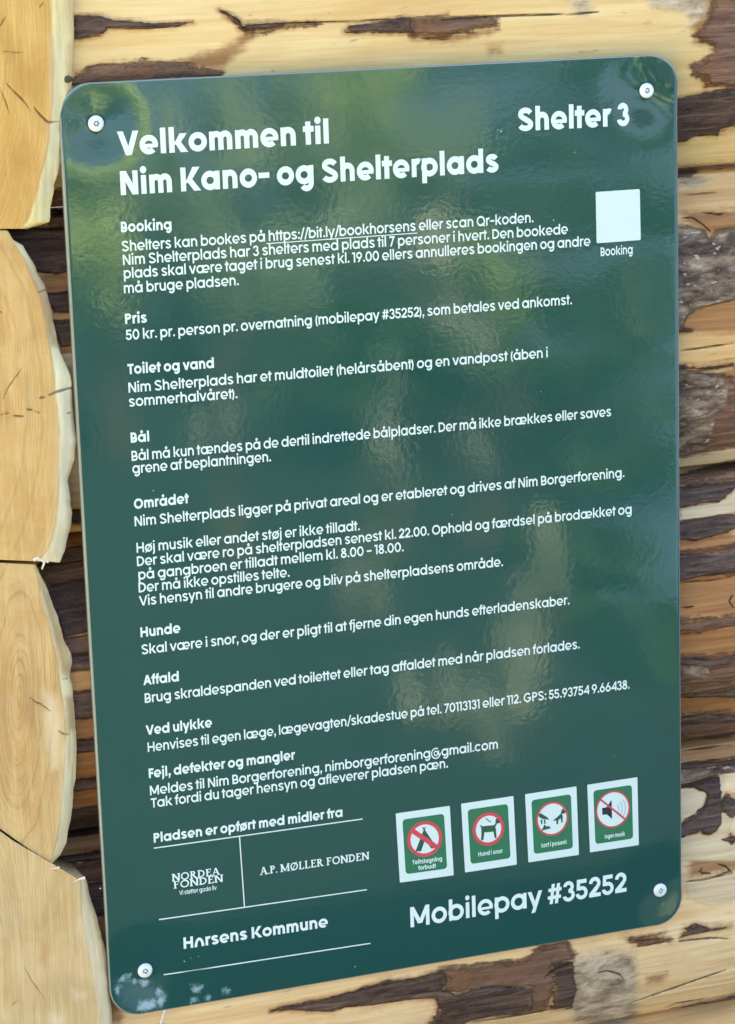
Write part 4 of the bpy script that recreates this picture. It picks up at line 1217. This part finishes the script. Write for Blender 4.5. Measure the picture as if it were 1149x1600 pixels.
for pi, pc in enumerate(PICT):
    fr = card_frame(pc['px'])
    card = flat('pictogram_card', fr, [rrect(0, 0, 1, 1, 0.012)], M_CARD, 0.0004, sign)
    card['label'] = pc['lab']
    flat('green_field', fr, [rrect(0.115, 0.11, 0.885, 0.90, 0.06, 0.05)], M_PGREEN, 0.00052, card)
    cx, cy = pc['c']; r = pc['r']
    flat('disc', fr, [ell(cx, cy, r - 0.004)], M_CARD, 0.00062, card)
    D = lambda pts: [(cx + x * r, cy + y * r * CA) for x, y in pts]
    if pi == 0:
        sym = [D([(-0.56,-0.62),(-0.24,-0.66),(0.01,-0.06),(0.04,0.50),(-0.06,0.44)]), D([(-0.03,0.48),(0.08,0.44),(0.64,-0.54),(0.36,-0.60),(0.01,-0.06)]),
               D([(-0.10,0.66),(-0.03,0.66),(0.07,0.40),(0.0,0.40)]), D([(0.10,0.66),(0.04,0.66),(-0.04,0.40),(0.03,0.40)])]
        mat = M_PDARK
    elif pi == 1:
        sym = [D([(-0.45,0.22),(0.42,0.18),(0.46,-0.05),(0.36,-0.20),(-0.20,-0.18),(-0.45,-0.05)]), D([(-0.45,0.0),(-0.25,-0.10),(-0.36,-0.62),(-0.50,-0.62)]), D([(0.28,-0.05),(0.46,-0.02),(0.48,-0.60),(0.36,-0.60)]),
               D([(-0.52,0.30),(-0.45,0.30),(-0.34,0.14),(-0.44,0.08)]), D([(0.44,0.40),(0.56,0.62),(0.66,0.46),(0.84,0.36),(0.80,0.28),(0.58,0.24)]), D([(0.36,0.12),(0.46,0.10),(0.60,0.32),(0.48,0.36)]),
               D([(-0.16,0.64),(-0.12,0.68),(0.20,0.40),(0.17,0.36)])]
        mat = M_PDARK
    elif pi == 2:
        sym = [D([(-0.86,0.38),(-0.70,0.44),(-0.28,0.12),(-0.20,-0.06),(-0.34,0.02),(-0.56,0.06),(-0.78,0.20)]), D([(-0.72,0.05),(-0.62,0.05),(-0.60,-0.22),(-0.68,-0.22)]), D([(-0.52,0.02),(-0.43,0.02),(-0.42,-0.24),(-0.50,-0.24)]),
               D([(-0.70,-0.60),(-0.10,-0.54),(-0.20,-0.40),(-0.38,-0.38),(-0.50,-0.26),(-0.56,-0.38)]),
               D([(0.02,-0.12),(0.30,0.05),(0.58,0.24),(0.66,0.10),(0.64,-0.30),(0.55,-0.30),(0.53,-0.05),(0.40,-0.12),(0.34,-0.36),(0.24,-0.36),(0.26,-0.14)]),
               D([(0.54,0.22),(0.60,0.42),(0.72,0.52),(0.76,0.40),(0.90,0.34),(0.86,0.24),(0.70,0.20)])]
        mat = M_PDARK
    else:
        sym = [D([(-0.62,0.16),(-0.36,0.16),(-0.06,0.52),(-0.06,-0.52),(-0.36,-0.22),(-0.62,-0.22)])]
        mat = M_PBLACK
    flat('symbol', fr, sym, mat, 0.00072, card)
    if pi == 3:
        wv = []
        for q in (0.34, 0.54, 0.74):
            aa = np.radians(np.linspace(-38, 38, 9))
            wv.append(D([((q + 0.03) * math.cos(a), (q + 0.03) * math.sin(a)) for a in aa] + [((q - 0.03) * math.cos(a), (q - 0.03) * math.sin(a)) for a in aa[::-1]]))
        flat('sound_waves', fr, wv, M_PGREY, 0.00073, card)
    rg = annulus(cx, cy, r - pc['rw'], r)
    if pc['slash']:
        a = math.radians(140 if pi == 0 else 138); hw = 0.13 if pi == 0 else 0.05
        ux, uy = math.cos(a), math.sin(a); q = 0.93
        rg.append(D([(ux * q - uy * hw, uy * q + ux * hw), (ux * q + uy * hw, uy * q - ux * hw), (-ux * q + uy * hw, -uy * q - ux * hw), (-ux * q - uy * hw, -uy * q + ux * hw)]))
    flat('red_ring', fr, rg, M_RED, 0.00084, card)
    caption(fr, card, pc['cap'])

# ---------------------------------------------------------------- screws
def screw_mats():
    k = NT('white screw paint')
    n = k.noise(k.mapped((1, 1, 1)), 400, 3, 0.6)
    k.set(Base_Color=k.mix(k.rng(n, 0.45, 0.75, 0, 0.35), (0.74, 0.80, 0.77), (0.5, 0.55, 0.53)), Roughness=0.35)
    return k.m
M_SCREW = screw_mats()
M_SOCK = simple_mat('screw socket steel', (0.16, 0.19, 0.19), 0.4, 0.5)
M_SCREW_SHADE = simple_mat('screw shadow ring', (0.014, 0.052, 0.045), 0.7, 0.0, 0.2)
def screw(sx, sz, rot, tilt):
    base = -float(bend(sx, sz))
    R, Hh = 0.0072, 0.0030
    prof = [(R, 0.0), (R, 0.0008), (R * .97, 0.0014), (R * .86, 0.0022), (R * .68, 0.0028), (R * .46, 0.0030)]
    n = 48
    V, F = [], []
    for r_, h_ in prof:
        for k in range(n):
            a = 2 * math.pi * k / n
            V.append((sx + r_ * math.cos(a), base - h_ + tilt[0] * r_ * math.cos(a) + tilt[1] * r_ * math.sin(a), sz + r_ * math.sin(a)))
    def lob(k, s=1.0):
        a = 2 * math.pi * k / n
        rr = R * (0.36 + 0.06 * math.cos(6 * a + rot)) * s
        return rr * math.cos(a), rr * math.sin(a)
    for s, dp in ((1.0, -0.0030), (0.96, -0.0012)):
        for k in range(n):
            x, z = lob(k, s); V.append((sx + x, base + dp, sz + z))
    for r_ in range(len(prof) + 1):
        for k in range(n):
            k2 = (k + 1) % n
            F.append((r_ * n + k, r_ * n + k2, (r_ + 1) * n + k2, (r_ + 1) * n + k))
    o = mesh_obj('screw', V, F, M_SCREW, sign, False)
    me = o.data
    me.polygons.foreach_set('use_smooth', [True] * (n * (len(prof) - 1)) + [False] * (len(me.polygons) - n * (len(prof) - 1)))
    GV, GF = [], []
    for k in range(n):
        a = 2 * math.pi * k / n
        q = 0.0083 + 0.0007 * math.sin(3 * a + rot) + 0.0004 * random.random()
        GV.append((sx + 0.0066 * math.cos(a), sz + 0.0066 * math.sin(a))); GV.append((sx + q * math.cos(a), sz + q * math.sin(a)))
    for k in range(n):
        a0, b0 = 2 * k, 2 * ((k + 1) % n)
        GF.append((a0, b0, b0 + 1, a0 + 1))
    mesh_obj('shadow_ring', on_sign(np.array(GV), 0.00025), GF, M_SCREW_SHADE, o, False)  # dark ring drawn around the screw head in place of its shadow
    V2, F2 = [(sx, base - 0.0013, sz)], []
    for k in range(n):
        x, z = lob(k, 1.0); V2.append((sx + x, base - 0.0013, sz + z))
    for k in range(n): F2.append((0, 1 + k, 1 + (k + 1) % n))
    # centre pin, bright
    mesh_obj('screw_socket', V2, F2, M_SOCK, o, False)
    V3, F3 = [], []
    for k in range(16):
        a = 2 * math.pi * k / 16
        for r_, h_ in ((0.0013, 0.0013), (0.0012, 0.0026), (0.0, 0.0028)):
            V3.append((sx + r_ * math.cos(a), base - h_, sz + r_ * math.sin(a)))
    for k in range(16):
        b0, b1 = 3 * k, 3 * ((k + 1) % 16)
        F3 += [(b0, b1, b1 + 1, b0 + 1), (b0 + 1, b1 + 1, b1 + 2, b0 + 2)]
    mesh_obj('screw_pin', V3, F3, M_SCREW, o, True)
    return o
for k, (sx, sz) in enumerate(SCREWS): screw(sx, sz, 0.7 * k, ((0.02, 0.02), (-0.10, 0.05), (-0.06, -0.04), (0.02, -0.02))[k])

# tiny white specks of dirt on the laminate
SP = [(157,1388,1.6),(783,205,1.6),(778,203,0.9),(865,344,1.4),(240,767,1.2),(693,506,1.0),(706,804,1.1),(555,1510,1.4),(898,238,1.0),(430,1445,1.0),(612,712,0.8),(845,612,0.8),(330,560,0.8),(288,1502,1.3),(298,1497,1.0),(310,1494,0.9),(520,470,0.7),(960,1180,0.8),(690,1120,0.7)]
V, F = [], []
for u, v, r_ in SP:
    x, z = at(u, v); n0 = len(V); rr = r_ * 0.00055
    for k in range(7):
        a = 2 * math.pi * k / 7; q = rr * (0.7 + 0.5 * random.random())
        V.append((x + q * math.cos(a), z + q * math.sin(a)))
    F.append(tuple(range(n0, n0 + 7)))
tag(mesh_obj('dirt_specks', on_sign(np.array(V), 0.0003), F, simple_mat('pale dirt', (0.34, 0.45, 0.42), 0.7), sign, False), kind='stuff')

# ---------------------------------------------------------------- small things on the wood
def nail():
    x, z = at(108, 124, -0.004)
    root = empty('nail', (x, 0.0, z))
    tag(root, 'small dark round nail head above the top left corner of the sign', 'nail')
    V, F = [], []
    n = 20
    prof = [(0.0008, 0.03), (0.0010, 0.012), (0.0040, 0.011), (0.0043, 0.0095), (0.0034, 0.0085), (0.0, 0.0082)]
    for r_, y in prof:
        for k in range(n):
            a = 2 * math.pi * k / n
            V.append((x + r_ * math.cos(a), y - 0.010, z + r_ * 0.72 * math.sin(a)))
    for r_ in range(len(prof) - 1):
        for k in range(n):
            k2 = (k + 1) % n
            F.append((r_ * n + k, r_ * n + k2, (r_ + 1) * n + k2, (r_ + 1) * n + k))
    mesh_obj('nail_head', V, F, simple_mat('tarnished nail', (0.06, 0.062, 0.03), 0.55, 0.3), root)
nail()
M_SPL = NT('pale splinter wood')
M_SPL.set(Base_Color=M_SPL.ramp(M_SPL.noise(M_SPL.mapped((60, 60, 14)), 6, 3), [(0.3, (0.62, 0.52, 0.38)), (0.7, (0.85, 0.80, 0.70))]), Roughness=0.7)
M_SPL = M_SPL.m
def splinter(pts, w, y, label, bow=0.0):
    """a thin torn sliver of wood: tapered four-sided rod along traced points"""
    P = [at(u, v, y) for u, v in pts]
    root_x, root_z = P[0]
    V, F = [], []
    n = len(P)
    for k, (x, z) in enumerate(P):
        r = w * (1.0 - 0.75 * k / (n - 1))
        yy = y - bow * math.sin(math.pi * k / (n - 1))
        d = np.array(P[min(k + 1, n - 1)]) - np.array(P[max(k - 1, 0)])
        d /= np.hypot(*d) + 1e-9
        nx, nz = -d[1], d[0]
        V += [(x + nx * r, yy, z + nz * r), (x, yy - r * .7, z), (x - nx * r, yy, z - nz * r), (x, yy + r * .7, z)]
    for k in range(n - 1):
        for q in range(4):
            a, b = 4 * k + q, 4 * k + (q + 1) % 4
            F.append((a, b, b + 4, a + 4))
    F += [(3, 2, 1, 0), (4 * n - 4, 4 * n - 3, 4 * n - 2, 4 * n - 1)]
    o = mesh_obj('splinter', V, F, M_SPL, None, False)
    tag(o, label, 'splinter')
    return o
splinter([(261, 1572), (257, 1584), (253, 1594), (250, 1606)], 0.0022, 0.008, 'thin white sliver of wood hanging below the bottom left of the sign')
splinter([(53, 876), (58, 872), (66, 876), (70, 880), (66, 890)], 0.0016, -0.012, 'curled wood sliver torn from the second log end')
splinter([(76, 878), (70, 877), (67, 884), (65, 889)], 0.0012, -0.006, 'short sliver of wood at the notch under the light rim')
splinter([(133, 1371.5), (125, 1373.5), (114, 1378.5)], 0.0015, -0.013, 'white sliver on the top edge of the lowest log end')
splinter([(93, 1355.5), (86, 1357), (80, 1357)], 0.0013, -0.013, 'tiny white sliver below the tip of the third log end')

# ================================================================== what the gloss of the sign reflects: bank plants in the sun
def leaf_mat(name, c0, c1, trans):
    k = NT(name)
    n = k.noise(k.mapped((1, 1, 1)), 5, 3, 0.6)
    cc = k.mix(k.rng(n, 0.35, 0.65), c0, c1)
    k.set(Base_Color=cc, Roughness=0.5)
    tr = k.n('ShaderNodeBsdfTranslucent')
    k.t.links.new(cc, tr.inputs[0])
    mx = k.n('ShaderNodeMixShader')
    mx.inputs[0].default_value = trans
    k.t.links.new(k.b.outputs[0], mx.inputs[1]); k.t.links.new(tr.outputs[0], mx.inputs[2])
    k.t.links.new(mx.outputs[0], k.out.inputs[0])
    return k.m
M_LEAF = leaf_mat('sunlit leaves', (0.38, 0.48, 0.15), (0.60, 0.70, 0.26), 0.45)
M_LEAF2 = leaf_mat('soft green leaves', (0.26, 0.33, 0.19), (0.44, 0.52, 0.30), 0.4)
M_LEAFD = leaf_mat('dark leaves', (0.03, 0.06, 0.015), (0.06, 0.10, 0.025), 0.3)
M_REED = leaf_mat('dry reeds', (0.30, 0.31, 0.20), (0.45, 0.46, 0.31), 0.25)
M_STEM = simple_mat('shrub stem', (0.10, 0.07, 0.045), 0.8)
def mirror_at(u, v, d):
    """the point d metres in front of the wall that the flat sign mirrors at pixel (u, v)"""
    x, z = at(u, v)
    return np.array([x + d * (x - CL[0]) / -CL[1], -d, z + d * (z - CL[2]) / -CL[1]])
def shrub(c, r, n, size, mat, label, cat_='shrub', upright=0.0, group=None):
    n = int(n * 1.7)
    root = empty('shrub' if upright < 0.5 else 'reed_clump', (c[0], c[1], GZ))
    tag(root, label, cat_, group)
    u = rng.normal(size=(n, 3)); u /= np.linalg.norm(u, axis=1)[:, None]
    cl = rng.normal(size=(14, 3)) * 0.55
    P = u * (rng.random(n) ** 0.4)[:, None] * 0.55 + cl[rng.integers(0, 14, n)]
    P = c + P * np.array(r)
    P[:, 2] = np.maximum(P[:, 2], GZ + 0.02)
    a = rng.normal(size=(n, 3)) * (1 - upright) + np.array([0, 0, 1.0]) * upright * 3; a /= np.linalg.norm(a, axis=1)[:, None]
    b = np.cross(a, rng.normal(size=(n, 3))); b /= np.linalg.norm(b, axis=1)[:, None]
    L = size * (0.6 + 0.8 * rng.random(n))[:, None]; W = L * (0.45 - 0.35 * upright)
    V = np.stack([P - a * L, P + b * W, P + a * L, P - b * W], 1).reshape(-1, 3)
    F = np.arange(4 * n).reshape(n, 4)
    mesh_obj('foliage', V, F, mat, root, False)
    SV, SF = [], []
    for k in range(5):
        e = c + cl[k] * np.array(r) * 0.6
        b0 = np.array([c[0] + (k - 2) * 0.03, c[1], GZ])
        n0 = len(SV)
        for pz, rr in ((b0, 0.014), (e, 0.006)):
            for q in range(5):
                t = 2 * math.pi * q / 5
                SV.append((pz[0] + rr * math.cos(t), pz[1] + rr * math.sin(t), pz[2]))
        for q in range(5): SF.append((n0 + q, n0 + (q + 1) % 5, n0 + 5 + (q + 1) % 5, n0 + 5 + q))
    mesh_obj('stem', SV, SF, M_STEM, root, True)
    return root
shrub(mirror_at(128, 410, 6.0), (0.11, 0.2, 0.26), 620, 0.06, M_LEAF, 'bright yellow-green shrub mirrored at the left edge of the sign', upright=0.4)
G_ = 'slender saplings mirrored in the upper sign'
for (u, v, d, rx, rz, n, m, lab) in [
    (345, 190, 7.5, 0.09, 0.22, 110, 0, 'slender sapling mirrored above the word Kano'),
    (250, 300, 7.2, 0.10, 0.20, 80, 0, 'slender sapling mirrored at the start of the title'),
    (455, 230, 7.8, 0.10, 0.26, 110, 0, 'slender sapling mirrored right of the first title line'),
    (560, 190, 8.0, 0.16, 0.22, 190, 1, 'brighter leafy sapling mirrored at the upper middle of the sign'),
    (330, 400, 6.8, 0.07, 0.22, 70, 0, 'slender sapling mirrored behind the first paragraph'),
    (455, 420, 6.8, 0.10, 0.20, 100, 0, 'slender sapling mirrored behind the link text'),
    (560, 340, 7.4, 0.13, 0.16, 90, 0, 'slender sapling mirrored under the second title line'),
    (690, 250, 8.4, 0.16, 0.16, 70, 0, 'thin sapling mirrored at the end of the title')]:
    shrub(mirror_at(u, v, d), (rx, 0.2, rz), int(n * 1.7), 0.075, (M_LEAF2, M_LEAF)[m], lab, 'sapling', 0.45, G_)
shrub(mirror_at(785, 432, 6.0), (0.085, 0.15, 0.085), 700, 0.04, M_LEAF, 'small bright bush mirrored below the booking lines')
shrub(mirror_at(672, 430, 6.5), (0.09, 0.2, 0.13), 110, 0.05, M_REED, 'dry tuft mirrored beside the bright bush', 'grass tuft')
shrub(mirror_at(715, 520, 5.6), (0.09, 0.2, 0.07), 16, 0.05, M_REED, 'faint dry tuft mirrored below the price line', 'grass tuft')
shrub(mirror_at(600, 720, 4.3), (0.024, 0.1, 0.13), 20, 0.10, M_REED, 'thin reed clump mirrored in the middle of the sign', 'reeds', 0.9)
shrub(mirror_at(570, 900, 3.7), (0.032, 0.1, 0.14), 11, 0.11, M_REED, 'faint tall reed clump mirrored below the middle of the sign', 'reeds', 0.9)
shrub(mirror_at(345, 690, 4.4), (0.03, 0.1, 0.06), 6, 0.08, M_REED, 'sparse reed clump mirrored left of centre', 'reeds', 0.9)
shrub(mirror_at(735, 710, 4.3), (0.03, 0.1, 0.08), 8, 0.08, M_REED, 'sparse reed clump mirrored right of centre', 'reeds', 0.9)
shrub(mirror_at(838, 890, 3.3), (0.020, 0.05, 0.055), 46, 0.09, M_REED, 'dense dry reed clump mirrored at the lower right', 'reeds', 0.9)
shrub(mirror_at(815, 985, 3.1), (0.018, 0.06, 0.06), 34, 0.09, M_REED, 'short reed clump mirrored at the end of the dog line', 'reeds', 0.9)
shrub(mirror_at(785, 1080, 2.8), (0.022, 0.06, 0.06), 36, 0.09, M_REED, 'short reed clump mirrored beside the phone numbers', 'reeds', 0.9)
shrub(mirror_at(748, 1165, 2.6), (0.030, 0.08, 0.06), 40, 0.08, M_REED, 'dry reed clump mirrored above the pictograms', 'reeds', 0.9)
shrub(mirror_at(690, 1090, 2.8), (0.05, 0.08, 0.07), 9, 0.08, M_REED, 'thin dry reed clump mirrored left of the bright reeds', 'reeds', 0.9)
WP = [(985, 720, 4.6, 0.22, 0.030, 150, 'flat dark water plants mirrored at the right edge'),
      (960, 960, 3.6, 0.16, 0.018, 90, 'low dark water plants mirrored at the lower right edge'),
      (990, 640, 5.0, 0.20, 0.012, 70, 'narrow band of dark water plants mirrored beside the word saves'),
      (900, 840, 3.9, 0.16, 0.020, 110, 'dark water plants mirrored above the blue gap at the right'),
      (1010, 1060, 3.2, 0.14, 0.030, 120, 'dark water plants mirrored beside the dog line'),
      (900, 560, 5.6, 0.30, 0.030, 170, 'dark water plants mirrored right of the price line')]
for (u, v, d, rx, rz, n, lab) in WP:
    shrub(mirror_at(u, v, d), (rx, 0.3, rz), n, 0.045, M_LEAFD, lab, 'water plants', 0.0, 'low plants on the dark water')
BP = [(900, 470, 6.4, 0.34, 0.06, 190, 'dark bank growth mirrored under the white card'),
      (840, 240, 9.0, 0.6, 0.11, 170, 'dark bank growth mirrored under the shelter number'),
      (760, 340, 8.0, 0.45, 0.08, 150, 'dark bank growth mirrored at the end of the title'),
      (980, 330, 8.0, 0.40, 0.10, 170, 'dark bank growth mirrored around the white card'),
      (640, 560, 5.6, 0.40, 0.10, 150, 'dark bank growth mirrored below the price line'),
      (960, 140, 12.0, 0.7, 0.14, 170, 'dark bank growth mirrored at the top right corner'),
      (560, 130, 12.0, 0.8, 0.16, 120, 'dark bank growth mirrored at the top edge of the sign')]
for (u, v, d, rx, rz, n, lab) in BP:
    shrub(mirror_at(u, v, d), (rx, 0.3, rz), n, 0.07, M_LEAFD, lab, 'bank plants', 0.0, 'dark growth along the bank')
